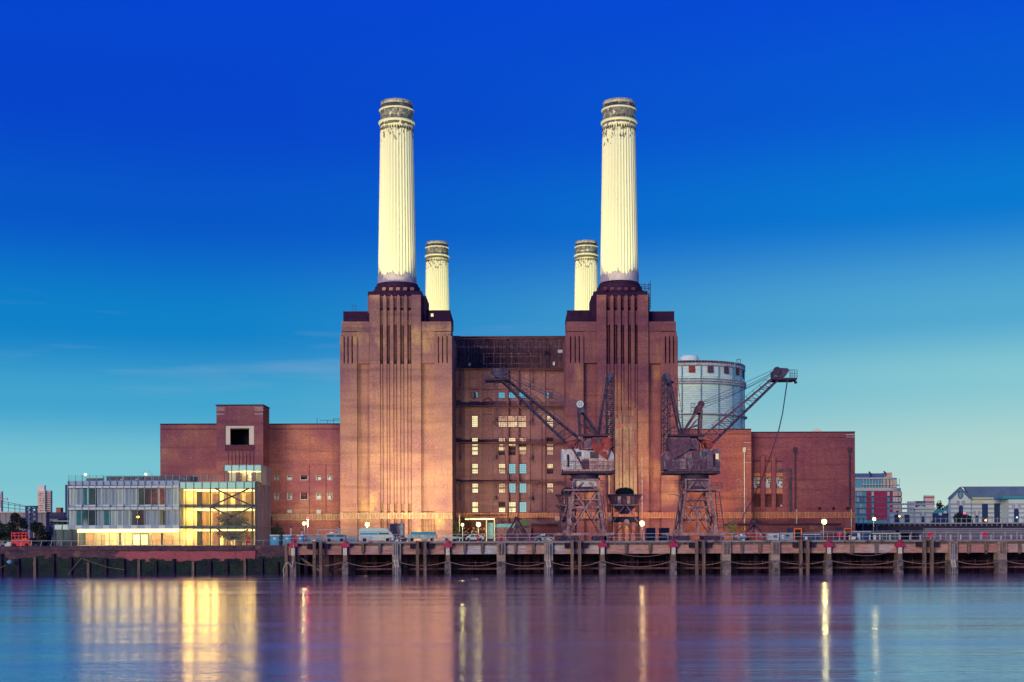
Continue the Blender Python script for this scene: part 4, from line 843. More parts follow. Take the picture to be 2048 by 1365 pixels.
    # rear mast
    b = MB()
    for y in (231.2, 234.8): truss(b, P(-58, 905, y), P(-57, 752, y), 1.15, 1.0, 18, .12, (1, 0, 0))
    for i in range(10):
        q = 760 + i * 12; b.bar(P(-62, q, 231.2), P(-62, q, 234.8), .1); b.bar(P(-52.5, q, 231.2), P(-52.5, q + 6, 234.8), .1)
    b.build('mast', 'crane_dark', t)
    b = MB()
    for y in (231.4, 234.6): b.bar(P(-27, 874, y), P(-50, 766, y), .3)
    for i in range(4): q = 790 + i * 22; b.bar(P(-53, q, 231.4), P(-45 + i * 4.7, q, 231.4), .13)
    for i in range(3): q = 800 + i * 24; b.bar(P(-53, q + 16, 231.4), P(-43 + i * 5, q - 2, 231.4), .11)
    b.build('mast_stay', 'crane_dark', t)
    poly('mast_head', 'crane_blue', [(-62, 749), (-53, 748), (-51, 756), (-49, 768), (-55, 768), (-61, 756)], 231, 4)
    poly('mast_lamp_bracket', 'crane_dark', [(-50, 762), (-43, 764), (-42, 768), (-50, 769)], 232, .5)
    b = MB()
    for i in range(11): q = 760 + i * 11; b.bar(P(-44 + i * 1.5, q, 230.8), P(-38 + i * 1.5, q, 230.8), .07)
    b.bar(P(-38, 752, 230.8), P(-24, 872, 230.8), .07); b.bar(P(-44, 752, 230.8), P(-30, 872, 230.8), .06); b.build('mast_ladder', 'crane_dark', t)
    # A frame with the sheave
    b = MB()
    for y in (231.4, 234.6): b.bar(P(9, 880, y), P(12, 822, y), .34); b.bar(P(-28, 872, y), P(5, 822, y), .3); b.bar(P(-12, 856, y), P(10, 850, y), .16); b.bar(P(-20, 872, y), P(4, 840, y), .14)
    b.build('a_frame', 'crane_dark' if m < 0 else 'rust_purple', t)
    poly('sheave_block', 'rust_purple' if m > 0 else 'crane_blue', [(-1, 826), (4, 812), (14, 812), (12, 829)], 231.2, 3.6)
    def disc(name, mat, u, q, r, y, d, par=t):
        c = P(u, q); n = 20; w_ = MB()
        for yy in (y, y + d): w_.v += [(c[0] + r * math.cos(2 * math.pi * i / n), yy, c[2] + r * math.sin(2 * math.pi * i / n)) for i in range(n)]
        w_.f = [tuple(range(n)), tuple(reversed(range(n, 2 * n)))] + [(i, i + n, (i + 1) % n + n, (i + 1) % n) for i in range(n)]
        return w_.build(name, mat, par)
    sv = disc('sheave', 'rust_purple' if m > 0 else 'panel_pale', 10, 811, .62, 230.9, .25)
    for k in range(5): disc('sheave_hole', 'dark_void', 10 + 3.2 * math.cos(k * 1.257), 811 + 3.2 * math.sin(k * 1.257), .09, 230.86, .05, sv)
    b = MB()
    for u in (-10, -4): b.bar(P(u, 825, 231), P(u, 810, 231), .07)
    for q in (810, 817, 825): b.bar(P(-10, q, 231), P(0, q, 231), .09)
    b.build('sheave_cage', 'crane_dark', t)
    # jib
    for y in (231.3, 234.7):
        ln('jib_chord', 'rust_purple' if m > 0 else 'crane_dark', [(9, 879, 157, 757, y)], .27); ln('jib_chord', 'crane_dark', [(30, 893, 164, 763, y)], .27)
    b = MB(); n = 11
    U = [(9 + 148 * i / n, 879 - 122 * i / n) for i in range(n + 1)]; D = [(30 + 134 * i / n, 893 - 130 * i / n) for i in range(n + 1)]
    for y in (231.3, 234.7):
        for i in range(1, n): b.bar(P(*U[i], y), P(*D[i], y), .10); b.bar(P(*U[i], y), P(*D[i + 1], y), .09) if i % 2 else None
    for i in range(1, n): b.bar(P(*U[i], 231.3), P(*U[i], 234.7), .13); b.bar(P(*D[i], 231.3), P(*D[i], 234.7), .13)
    b.build('jib_lacing', 'crane_dark' if m < 0 else 'crane_blue', t)
    b = MB()
    for i in range(2, n): u_, q_ = U[i]; b.bar(P(u_, q_, 231.2), P(u_ - 4, q_ - 6, 231.2), .08)
    b.bar(P(U[2][0] - 4, U[2][1] - 6, 231.2), P(U[-2][0] - 4, U[-2][1] - 6, 231.2), .07); b.build('jib_handrail', 'crane_dark', t)
    ln('pivot_spokes', 'crane_dark' if m < 0 else 'rust_steel', [(9, 878, 30, 900), (9, 878, 24, 897), (9, 878, 18, 902), (9, 878, 9, 903), (9, 878, 0, 900), (9, 878, 38, 885), (9, 878, 34, 891)], .16)
    disc('pivot_boss', 'crane_paint', 9, 877, .42, 230.9, .3)
    poly('jib_ballast', 'rust_red', [(20, 886), (36, 889), (30, 900), (22, 899)], 231, 3.4)
    if m < 0: ln('jib_strut', 'rust_steel', [(30, 893, 0, 944, 230)], .28)
    poly('jib_head', 'crane_blue', [(156, 757), (155, 744), (163, 739), (182, 740), (186, 744), (178, 756), (168, 759)], 231.2, 3.4)
    disc('head_sheave', 'crane_dark', 161, 745, .68, 230.9, .25)
    bx('head_platform', 'crane_dark', 150, 200, 759.5, 763, 230.7, 4.4)
    b = MB()
    for u in (186, 190, 195, 200): b.bar(P(u, 760, 230.8), P(u, 744, 230.8), .08)
    for q in (744, 751, 756): b.bar(P(184, q, 230.8), P(200, q, 230.8), .07)
    b.build('head_rail', 'crane_dark', t)
    poly('hook_block', 'crane_dark', [(196, 763), (199, 761), (204, 768), (200, 770)], 232, .6)
    b = MB()
    for k, (u0, q0, u1, q1) in enumerate(((12, 806, 160, 740), (12, 807, 158, 745), (14, 817, 158, 750), (2, 812, 155, 748))):
        n = 8; sg = (0, 5, 3, 8)[k]; Q = [(u0 + (u1 - u0) * i / n, q0 + (q1 - q0) * i / n + sg * 4 * (i / n) * (1 - i / n)) for i in range(n + 1)]
        for a_, c_ in zip(Q, Q[1:]): b.bar(P(*a_, 232 + k * .5), P(*c_, 232 + k * .5), .075)
    b.build('luffing_cable', 'cable', t)
    if m > 0:
        for o_ in (0, 1.2):
            b = MB(); Q = [(181 + o_, 762), (171 + o_ * .7, 830), (163 + o_, 864), (147, 914), (128, 965), (110, 1003), (95 - o_, 1030), (88, 1046)]
            for a_, c_ in zip(Q, Q[1:]): b.bar(P(*a_, 231), P(*c_, 231), .1)
            b.build('hoist_cable', 'cable', t)
    else:
        for o_ in (0, 3):
            b = MB(); Q = [(178 - o_, 762), (176 - o_, 800), (168 - o_, 848), (158, 925), (150, 990), (146, 1030)]
            for a_, c_ in zip(Q, Q[1:]): b.bar(P(*a_, 231), P(*c_, 231), .07)
            b.build('hoist_cable', 'crane_dark', t)
    return t
crane(1390, 1, 'house_grey', 'rust_purple', 'rust_purple', 'right-hand rusting portal crane, purple-brown, its jib raised over the gas holder', 0)
crane(1170, -1, 'house_white', 'house_pink', 'rust_red', 'left-hand portal crane with a rust-red counterweight and jib across the window wall', 0)

# hoppers with shrubs growing in them
def hopper(pc, w_, y, label, slabel):
    t = thing('coal_hopper', label, 'hopper', (X(pc, y), y, 0), 'coal hoppers by the cranes')
    MB().ppoly([(pc - w_ - 3, 990), (pc + w_ + 2, 989), (pc + w_ - 6, 1009), (pc - w_ + 5, 1009)], y, 4).build('trough', 'rust_steel', t)
    for k in range(5):
        p = pc - w_ + 5 + k * (2 * w_ - 14) / 5; MB().ppoly([(p, 993), (p + (2 * w_ - 14) / 5 - 2, 993), (p + (2 * w_ - 14) / 5 - 2, 1008), (p + 1, 1008)], y - .1, .1).build('trough_panel', 'house_pink' if k % 2 else 'rust_purple', t)
    MB().pbox(pc - w_ - 5, pc + w_ + 4, 989, 991.5, y - .3, 4.6).build('trough_rim', 'crane_dark', t)
    MB().pbox(pc - w_ + 1, pc + w_ - 2, 1009, 1012, y, 4).build('frame_beam', 'crane_paint', t)
    for yy in (y, y + 4):
        for s_ in (-1, 1):
            b = MB(); pl(b, pc + s_ * (w_ - 4), 1010, pc + s_ * (w_ - 3), 1082, yy, .3); b.build('leg', 'rust_steel', t)
            b = MB(); pl(b, pc + s_ * 3, 1013, pc + s_ * (w_ - 5), 1044, yy, .22); b.build('brace', 'crane_paint', t)
            b = MB(); pl(b, pc + s_ * 5, 1052, pc + s_ * (w_ + 4), 1082, yy, .2); b.build('brace', 'rust_purple', t)
        b = MB().pbox(pc - w_, pc + w_, 1049, 1051, yy, .25); b.build('tie_beam', 'crane_paint', t)
    MB().prism([(X(pc, y) - 2.2, Z(1010, y, pc)), (X(pc, y) + 2.2, Z(1010, y, pc)), (X(pc, y) + .6, Z(1028, y, pc)), (X(pc, y) - .6, Z(1028, y, pc))], y + .8, y + 3).build('chute', 'crane_dark', t)
    MB().pbox(pc - w_ + 4, pc + w_ - 4, 1034, 1045, y + 1, 2).build('conveyor_gear', 'crane_dark', t)
    b = MB(); pl(b, pc + w_ + 8, 990, pc + w_ + 6, 1002, y, .1); pl(b, pc + w_ + 6, 1002, pc + w_ - 6, 1004, y, .1); pl(b, pc + w_ - 6, 1004, pc + w_ + 2, 992, y, .1); b.build('side_bracket', 'crane_dark', t)
    for p in (pc - w_ - 2, pc + 2):
        MB().prism([(X(p, y) + .5 * math.cos(a_), Z(1037 if p < pc else 1044, y, pc) + .5 * math.sin(a_)) for a_ in [k * math.pi / 6 for k in range(12)]], y - .3, y - .1).build('gear_wheel', 'house_pink', t)
    s = thing('shrub', slabel, 'shrub', (X(pc, y + 1.5), y + 1.5, Z(990, y, pc)))
    b = MB(); b.bar((X(pc, y + 1.5), y + 1.5, Z(994, y, pc)), (X(pc, y + 1.5), y + 1.5, Z(984, y, pc)), .1); b.build('trunk', 'bark', s)
    b = MB().leaves((X(pc, y), y + 1.5, Z(985, y, pc)), (w_ * .055, 1.2, .75), 1500, .13)
    for k in range(16): a_ = math.pi * k / 15; b.leaves((X(pc + w_ * .5 * math.cos(a_), y), y + 1.4, Z(986 - 8 * math.sin(a_), y, pc)), (.4, .4, .35), 80, .12)
    b.build('crown', 'leaf_dark', s)
hopper(1251, 30, 236, 'rusting coal hopper on a braced frame, right of the first crane', 'dark rounded shrub sprouting from the hopper beside the floodlight')
hopper(1136, 19, 239, 'shadowed coal hopper half hidden behind the left-hand crane', 'dark shrub growing behind the left-hand crane legs')

# grab buckets
def grab(pc, y, q0, mat, label, sc=1):
    t = thing('grab_bucket', label, 'grab bucket', (X(pc, y), y, 0), 'grab buckets standing on the jetty')
    Q = lambda u, v: (pc + u * sc, q0 + v * sc)
    for s_ in (-1, 1):
        b = MB(); pl(b, *Q(s_ * 2, 4), *Q(s_ * 21, 36), y, .34); b.build('arm', 'crane_dark', t)
        MB().ppoly([Q(s_ * 1, 22), Q(s_ * 10, 22), Q(s_ * 23, 38), Q(s_ * 16, 47), Q(s_ * .4, 47)], y - .8, 2.2).build('jaw', mat, t)
        b = MB(); pl(b, *Q(s_ * 3, 20), *Q(s_ * 9, 34), y - .9, .14); b.build('jaw_link', 'crane_paint', t)
    MB().ppoly([Q(-4, -1), Q(4, -1), Q(6, 6), Q(-6, 6)], y - .6, 1.4).build('head_block', 'crane_dark', t)
    MB().ppoly([Q(-5, 16), Q(5, 16), Q(6, 23), Q(-6, 23)], y - .6, 1.6).build('cross_head', 'crane_dark', t)
grab(1033.5, 234, 1035, 'rust_steel', 'dark triangular grab bucket standing below the window wall'); grab(1508, 234, 1041, 'rust_red', 'dark red grab bucket left of the site cabins', .9)

# ------------------------------------------------------------------ glass building
GY = 258
GB = thing('glass_building', 'modern three storey glass building lit yellow inside, left of the power station', 'office building', (X(330, GY), GY, GZ))
gx = lambda p: X(p, GY); gz = lambda q: Z(q, GY, 330)
gm = {}
# left, curtained part
MB().box(gx(135), gx(358), GY + 7, GY + 16, GZ, gz(962)).build('rear_block', 'curtain', GB)
for q0, q1 in ((961.5, 970), (1009.5, 1013.5), (1050.5, 1057.5)): MB().box(gx(135), gx(358), GY + .25, GY + 6.9, gz(q1), gz(q0)).build('floor_slab', 'panel_mid', GB)
for q0, q1 in ((971.5, 976), (1014.5, 1019.5)):
    for i in range(16): MB().box(gx(136.5 + 13.9 * i), gx(149 + 13.9 * i), GY + .02, GY + .3, gz(q1), gz(q0)).build('blind_box', 'panel_pale', GB)
for i in range(16):
    MB().box(gx(136.5 + 13.9 * i), gx(149.6 + 13.9 * i), GY - .06, GY + .24, gz(1057.5), gz(1050.5)).build('spandrel_panel', 'panel_pale' if i % 2 else 'panel_mid', GB)
    if i % 2: MB().box(gx(136.5 + 13.9 * i), gx(149.6 + 13.9 * i), GY - .06, GY + .24, gz(1013), gz(1009.5)).build('spandrel_panel', 'panel_pale', GB)
up = ['curtain_pale', 'curtain', 'blind_teal', 'room_dark', 'curtain', 'curtain', 'curtain', 'curtain_pale', 'curtain', 'curtain', 'room_red', 'room_red', 'room_red', 'room_red', 'curtain', 'curtain_pale']
lo = ['curtain_pale', 'blind_teal', 'room_dark', 'room_dark', 'curtain', 'blind_teal', 'curtain_pale', 'curtain', 'curtain', 'room_dark', 'room_dark', 'curtain', 'curtain', 'room_dark', 'curtain', 'curtain']
for (q0, q1, lst, fl) in ((977, 1009.3, up, 3), (1021, 1050.3, lo, 2)):
    for i in range(16):
        a, c = 136 + 13.9 * i, 149.9 + 13.9 * i; deep = lst[i].startswith('room'); y = GY + (3.5 if deep else .8)
        MB().box(gx(a) if not deep else gx(a) , gx(c), y, y + .1, gz(q1), gz(q0)).build('room_back' if deep else 'curtain_panel', lst[i], GB)
        if not deep and random.random() < .35: MB().box(gx(a + 9), gx(a + 11), GY + .55, GY + .65, gz(q1), gz(q0)).build('curtain_edge', 'curtain_pale', GB)
        MB().box(gx(a + .3), gx(c - .3), GY + .1, GY + .12, gz(q1), gz(q0)).build('pane', 'pane_glass', GB)
MB().box(gx(173), gx(177), GY + 1.2, GY + 1.3, gz(1009), gz(980)).build('door_leaf', 'door_wood', GB)
for p in (250, 313): MB().box(gx(p), gx(p + 3), GY + 1, GY + 1.3, gz(1050), gz(977)).build('column', 'curtain_pale', GB)
tag(MB().lathe(gx(270), GY + 2, [(.05, gz(1036)), (.35, gz(1034)), (.2, gz(1032))], 10).build('table_lamp', 'lamp_orange'), 'small glowing orange lamp behind the middle floor window', 'lamp')
mul = MB().box(-.05, .05, -.1, .1, 0, 1).mesh('mullion', 'frame_grey')
for i in range(17):
    o = put('mullion', mul, GB, (gx(136 + 13.9 * i), GY, gz(1057))); o.scale = (1, 1, gz(962) - gz(1057))
MB().box(gx(127), gx(134.4), GY + 1, GY + 15, gz(1035), gz(969)).build('end_wall', 'navy_cladding', GB)
# roof terrace: penthouse wall, glass balustrade
MB().box(gx(184), gx(358), GY + 9.1, GY + 15, gz(961.4), gz(949.5)).build('penthouse_wall', 'rust_purple', GB)
MB().box(gx(183), gx(359), GY + 9, GY + 15.2, gz(949.4), gz(948.3)).build('penthouse_roof', 'navy_cladding', GB)
MB().box(gx(142), gx(178), GY + 9.2, GY + 9.5, gz(961), gz(952)).build('terrace_wall', 'rust_purple', GB)
for i in range(23):
    a = 135.5 + 13.9 * i
    if a > 440: break
    MB().box(gx(a + .2), gx(min(a + 13.5, 447)), GY + .6, GY + .63, gz(962), gz(950)).build('balustrade_pane', 'pane_glass', GB)
    o = put('balustrade_post', mul, GB, (gx(a), GY + .6, gz(962))); o.scale = (.7, .5, gz(949.6) - gz(962))
for i, p in enumerate((192, 232, 246, 263, 273)):
    t = thing('terrace_chair', '%s chair from the left on the glass building roof terrace' % ORD(i), 'chair', (gx(p), GY + 4, gz(961)), 'roof terrace chairs')
    zc = gz(961); MB().box(gx(p) - .3, gx(p) + .3, GY + 3.7, GY + 4.3, zc + .35, zc + .45).build('seat', 'white_paint' if i % 2 else 'navy_steel', t)
    MB().box(gx(p) + .22, gx(p) + .3, GY + 3.7, GY + 4.3, zc + .46, zc + .95).build('backrest', 'white_paint' if i % 2 else 'navy_steel', t)
    for dx in (-.27, .24): MB().box(gx(p) + dx, gx(p) + dx + .05, GY + 3.72, GY + 3.78, zc, zc + .34).build('leg', 'rail_metal', t)
for p, arch in ((164.5, 0), (286, 1)):
    t = thing('terrace_lamp', 'round white globe lamp %s the roof terrace' % ('on a straight stem at the left of' if not arch else 'on a long curved arm over'), 'lamp', (gx(p), GY + 2, gz(962)), 'roof terrace globe lamps')
    n = 12; b = MB().lathe(gx(p), GY + 2, [(.3 * math.sin(math.pi * k / 8) + .01, gz(948) - .3 * math.cos(math.pi * k / 8)) for k in range(9)], n); b.build('globe', 'globe', t, smooth=True)
    b = MB()
    if arch:
        Q = [(p, 946), (p + 2, 943.5), (p + 7, 941.5), (p + 13, 943), (p + 18, 948), (p + 20, 955), (p + 21, 962)]
        for u, v in zip(Q, Q[1:]): pl(b, *u, *v, GY + 2, .07)
    else: pl(b, p, 950, p, 962, GY + 2, .07)
    b.build('stem', 'rail_metal', t)
# ground floor, lit
MB().box(gx(153), gx(358), GY + 5.6, GY + 5.9, GZ, gz(1058)).build('shop_back_wall', 'cream_wall', GB)
MB().box(gx(153), gx(358), GY + .3, GY + 5.6, GZ + .01, GZ + .1).build('shop_floor', 'cream_wall', GB)
MB().box(gx(154), gx(356), GY + .15, GY + .55, gz(1064.5), gz(1059)).build('light_strip', 'strip_light', GB)
MB().box(gx(154), gx(358), GY + 3, GY + 3.3, gz(1059.5), gz(1058.2)).build('light_strip', 'strip_light', GB)
for p0, p1, q0, mt in ((161, 178, 1066, 'brown_wall'), (192, 198, 1069, 'brown_wall'), (226, 231, 1065, 'mullion_dark'), (254, 287, 1067, 'mullion_dark'), (294, 318, 1067, 'brown_wall'), (322, 338, 1072, 'brown_wall'), (312, 316, 1065, 'mullion_dark')):
    MB().box(gx(p0), gx(p1), GY + 3.6, GY + 3.8, GZ + .1, gz(q0)).build('interior_partition', mt, GB)
for p0, p1 in ((256.5, 269), (271.5, 285)): MB().box(gx(p0), gx(p1), GY + 3.4, GY + 3.5, GZ + .15, gz(1069.5)).build('inner_door', 'cream_wall', GB)
for i in range(13):
    a = 155 + 15.7 * i; MB().box(gx(a + .3), gx(min(a + 15.4, 358)), GY + .3, GY + .33, GZ, gz(1065)).build('shop_pane', 'pane_glass', GB)
    MB().box(gx(a) - .05, gx(a) + .05, GY + .2, GY + .42, GZ, gz(1065)).build('shop_mullion', 'fin_metal', GB)
MB().box(gx(105), gx(153), GY + 1.3, GY + 6, GZ, gz(1059)).build('annex_glass', 'glass_dark', GB)
MB().box(gx(104), gx(153.5), GY + .9, GY + 6.3, gz(1058.8), gz(1049)).build('annex_fascia', 'green_glass_band', GB)
MB().box(gx(97), gx(104.5), GY + 1.5, GY + 6, GZ, gz(1049)).build('annex_side', 'navy_cladding', GB)
for p in (105, 121, 138, 153): MB().box(gx(p) - .06, gx(p) + .06, GY + .8, GY + .88, GZ, gz(1049)).build('annex_mullion', 'mullion_dark', GB)
# bright glass cube
cx0, cx1, cd = gx(358.5), gx(511), 15.2
mcol = [360, 372, 388, 404.5, 421.5, 438, 455, 472, 488.5, 505, 511]
MB().box(cx0, cx1, GY + 14.8, GY + cd, GZ, gz(966)).build('cube_back_wall', 'cream_wall', GB)
for q0, q1 in ((965, 966.5), (1010.5, 1016), (1053, 1058)): MB().box(cx0 + .05, cx1 - .1, GY + .5, GY + 14.7, gz(q1), gz(q0)).build('cube_floor', 'floor_slab', GB)
for q0, q1 in ((1010.5, 1013.5), (1054, 1056)): MB().box(cx0 + .05, cx1 - .1, GY + .18, GY + .42, gz(q1), gz(q0)).build('edge_channel', 'mullion_dark', GB)
for q, y0 in ((978.5, 1.0), (1018, .8), (1059.5, .8)):
    for yy in (y0, 5.5):
        MB().box(gx(384 if q > 1000 else 366), gx(500), GY + yy, GY + yy + .35, gz(q + 3), gz(q)).build('light_strip', 'strip_light', GB)
for q0, q1 in ((977.5, 1010), (1016, 1053), (1058, 1092)):
    MB().box(cx0 + .1, gx(386), GY + 3, GY + 3.2, gz(q1), gz(q0)).build('bright_wall', 'warm_wall', GB)
    for i, p in enumerate((388, 402, 410, 424, 436, 446, 458, 470, 480, 494)):
        MB().box(gx(p), gx(p + (8, 5, 10, 7, 6, 9, 7, 6, 10, 8)[i]), GY + 7, GY + 7.2, gz(q1), gz(q0 + 5 + 2 * (i % 3))).build('interior_partition', ['brown_wall', 'warm_wall', 'rust_purple', 'cream_wall'][i % 4], GB)
    MB().box(gx(386), gx(508), GY + 9, GY + 9.2, gz(q1), gz(q0)).build('hall_back_wall', 'warm_wall', GB)
dm = MB().box(-.06, .06, -.12, .06, 0, 1).mesh('cube_mullion', 'mullion_dark')
for i, p in enumerate(mcol):
    o = put('cube_mullion', dm, GB, (gx(p), GY, GZ)); o.scale = (1.6 if i == 10 else 1, 1, gz(964.5) - GZ)
    if i < 10:
        MB().box(gx(p) + .08, gx(mcol[i + 1]) - .08, GY - .02, GY + .02, gz(977), gz(965.5)).build('frosted_pane', 'frosted_band', GB)
        for q0, q1 in ((977.6, 1009), (1010, 1052), (1053, 1093)): MB().box(gx(p) + .08, gx(mcol[i + 1]) - .08, GY, GY + .03, gz(q1) if q1 < 1090 else GZ, gz(q0)).build('pane', 'pane_glass', GB)
MB().box(cx0, cx1 + .1, GY - .15, GY + cd, gz(965.2), gz(964)).build('cube_roof', 'frame_grey', GB)
for q in (1009.5, 1052.5): MB().box(cx0, cx1, GY - .1, GY - .03, gz(q + .5), gz(q - .5)).build('transom', 'mullion_dark', GB)
for s in ((431, 978, 505, 1013), (499, 978, 423, 1013), (423, 1015, 500, 1050), (505, 1015, 440, 1045), (434, 1058, 484, 1087), (497, 1060, 455, 1082)):
    b = MB(); b.bar((gx(s[0]), GY - .2, gz(s[1])), (gx(s[2]), GY - .2, gz(s[3])), .3); b.build('cross_brace', 'mullion_dark', GB)
for p in (421.5, 505): MB().box(gx(p) - .14, gx(p) + .14, GY - .25, GY - .12, GZ, gz(978)).build('cube_column', 'mullion_dark', GB)
for i in range(11):                                       # side face: upright metal fins
    y = GY + .4 + i * 1.38; MB().box(cx1 + .04, cx1 + .16, y, y + .75, GZ, gz(966)).build('side_fin', 'fin_metal', GB)
MB().box(cx1 - .05, cx1 + .03, GY + .1, GY + cd, GZ, gz(966)).build('side_glass', 'rust_steel', GB)
for q in (1009.5, 1052.5): MB().box(cx1 + .24, cx1 + .3, GY + .1, GY + cd, gz(q + .6), gz(q - .6)).build('side_transom', 'fin_metal', GB)
# rooftop pavilion
r0, r1 = gx(449), gx(523); r1 = gx(523) ; YP = GY + 1.2
r0, r1 = X(449, YP), min(X(523, YP), X(523, YP)); zb, zt = gz(963.8), Z(930, YP, 480)
MB().box(r0, r1, YP, YP + 9, zt - .12, zt).build('pavilion_roof', 'frame_grey', GB)
MB().box(r0, cx1, YP + .02, YP + 9, zb, zb + .12).build('pavilion_floor', 'floor_slab', GB)
MB().box(r0 + .1, r1 - .1, YP + 4, YP + 4.2, zb + .12, zt - .13).build('pavilion_back_wall', 'cream_wall', GB)
for p in (465, 478, 497): MB().box(X(p, YP), X(p + 9, YP), YP + 3, YP + 3.2, zb + .12, zt - 1.2).build('pavilion_partition', 'rust_purple' if p != 478 else 'brown_wall', GB)
MB().box(r0 + .4, r1 - .4, YP + 1.5, YP + 1.7, zt - 1.35, zt - 1.25).build('light_strip', 'strip_light', GB)
for i in range(6):
    x = r0 + (r1 - r0) * i / 5; MB().box(x - .06, x + .06, YP - .08, YP + .06, zb, zt).build('pavilion_mullion', 'mullion_dark', GB)
    if i < 5:
        MB().box(x + .07, x + (r1 - r0) / 5 - .07, YP, YP + .03, zt - 1.2, zt - .13).build('frosted_pane', 'frosted_band', GB); MB().box(x + .07, x + (r1 - r0) / 5 - .07, YP, YP + .03, zb, zt - 1.21).build('pane', 'pane_glass', GB)
for i in range(12): y = YP + .3 + i * .73; MB().box(r1 + .02, r1 + .15, y, y + .5, zb - .6, zt - .1).build('side_fin', 'fin_metal', GB)
# interior lights of the glass building
def plight(name, loc, e, c, r=.3):
    l = bpy.data.lights.new(name, 'POINT'); l.energy = e; l.color = c; l.shadow_soft_size = r; o = bpy.data.objects.new(name, l); o.location = loc; COL.objects.link(o); return o
for q, e in ((990, 420), (1030, 620), (1070, 620)):
    for p in (372, 395, 418, 440, 470, 494): plight('ceiling_lamp', (gx(p), GY + (1.9 if p < 380 else 4.6), gz(q)), e * (.8 if p < 430 else .42), (1, .62, .17), 1.2)
for p in (165, 190, 215, 240, 265, 290, 315, 340): plight('ceiling_lamp', (gx(p), GY + 2.4, gz(1073)), 190, (1, .74, .36), .9)
plight('ceiling_lamp', ((r0 + r1) / 2, YP + 2.2, zt - 1.0), 300, (1, .82, .5), .3); plight('ceiling_lamp', (gx(310), GY + 1.8, gz(982)), 60, (1, .3, .2), .3)

# ------------------------------------------------------------------ vegetation
def tree(pc, y, q0, w_, h, mat, label, name='tree', cat='tree', n=1500, leaf=.2, z0=GZ, bare=False):
    t = thing(name, label, cat, (X(pc, y), y, z0)); x = X(pc, y); zt = Z(q0, y, pc); H = zt - z0; s_ = w_ / F * y
    b = MB(); b.bar((x, y, z0), (x, y, z0 + H * .5), .05 * H * .5, n=6)
    for k in range(9):
        a_ = random.uniform(0, 6.28); b.bar((x, y, z0 + H * random.uniform(.15, .5)), (x + math.cos(a_) * s_ * .6, y + math.sin(a_) * s_ * .5, z0 + H * random.uniform(.5, .9)), .06 if bare else .09, n=5)
    b.build('trunk', 'bark', t)
    b = MB(); nc = 14
    for k in range(nc):
        a_ = random.uniform(0, 6.28); v = random.random(); rr = s_ * (1 - abs(v - .35) * .9) * .65
        b.leaves((x + math.cos(a_) * rr, y + math.sin(a_) * rr, z0 + H * (h + (1 - h) * v * .9)), (s_ * .42, s_ * .42, H * (1 - h) * .16), n // nc, leaf)
    b.build('crown', mat, t); return t
tree(36, 262, 1026, 22, .15, 'leaf_dark', 'tall feathery grey-green tree behind the red lift at far left', n=2600)
tree(2, 262, 1042, 26, .1, 'leaf_green', 'pale bushy tree cut by the left edge of the picture', n=2400)
tree(76, 258, 1046, 22, .05, 'leaf_dark', 'dark dense bush beside the steel lattice tower', 'bush', 'bush', n=2600)
tree(90, 262, 1062, 14, .05, 'leaf_dark', 'small dark bush against the glass annex', 'bush', 'bush', n=1200)
tree(466, GY + 5, 1020, 42, .18, 'leaf_brown', 'broad bushy tree glowing brown behind the glass cross braces', n=6000, leaf=.2)
tree(541, 283, 1026, 5, .05, 'leaf_dark', 'narrow dark conifer at the corner of the glass building', 'conifer', 'tree', n=900, leaf=.12)
tree(557, 285, 1045, 16, .05, 'leaf_green', 'scrubby bush between the glass building and the brick wing', 'bush', 'bush', n=900)
tree(912, 296, 1042, 9, .05, 'leaf_green', 'dark bush at the right foot of the left brick tower', 'bush', 'bush', n=900)
tree(1463, 272, 1036, 20, .1, 'leaf_green', 'loose feathery bush right of the second crane', 'bush', 'bush', n=700, leaf=.13, bare=True)
tree(1884, 420, 994, 15, .1, 'leaf_dark', 'dark round tree behind the striped gabled building', n=1800, leaf=.4)
tree(1900, 425, 999, 9, .1, 'leaf_dark', 'smaller dark tree touching the striped gabled building', n=900, leaf=.4)
tree(1925, 350, 1020, 22, .05, 'leaf_dark', 'dark ivy-clad bush in front of the arched gable', 'bush', 'bush', n=3500, leaf=.4)
tree(1868, 352, 1038, 9, .05, 'leaf_dark', 'low dark bush behind the bridge railing', 'bush', 'bush', n=500, leaf=.25)
# ------------------------------------------------------------------ floodlights
def lamp(pc, q, y, r, e, label, zbase=GZ, mat='lamp_warm', col=(1, .78, .38), cat='floodlight', wash=0, tx=0, th=22, ang=75):
    """mast, housing and bulb; e lights the place around it, wash throws a beam up the wall behind it"""
    t = thing('floodlight', label, cat, (X(pc, y), y, zbase), 'lit lamps along the quay'); x, z = X(pc, y), Z(q, y, pc)
    if e or not wash:
        b = MB().lathe(0, 0, [(1.15 * r * math.sin(math.pi * k / 8) + .002, -1.15 * r * math.cos(math.pi * k / 8)) for k in range(9)], 14); put('bulb', b.mesh('bulb', mat, True), t, (x, y, z))
    b = MB(); b.box(x - r * 1.1, x + r * 1.1, y + r * .3, y + r * 1.5, z + r * .8, z + r * 1.15); b.build('housing', 'rail_metal', t)
    b = MB(); b.bar((x, y + r * 1.6, zbase), (x, y + r * 1.6, z + r), .11, n=6); b.build('mast', 'rail_metal', t)
    if e: plight('bulb_light', (x, y - r - .15, z), e, col, r * .6)
    if wash:
        l = bpy.data.lights.new('wash_light', 'SPOT'); l.energy = wash; l.color = col; l.spot_size = math.radians(ang); l.spot_blend = 1; l.shadow_soft_size = .4
        o = bpy.data.objects.new('wash_light', l); o.location = (x, y + r * 2 + .2, z + .3); COL.objects.link(o)
        o.rotation_euler = (Vector((X(pc, y) + tx, 291, th)) - Vector(o.location)).to_track_quat('-Z', 'Y').to_euler()
    return t
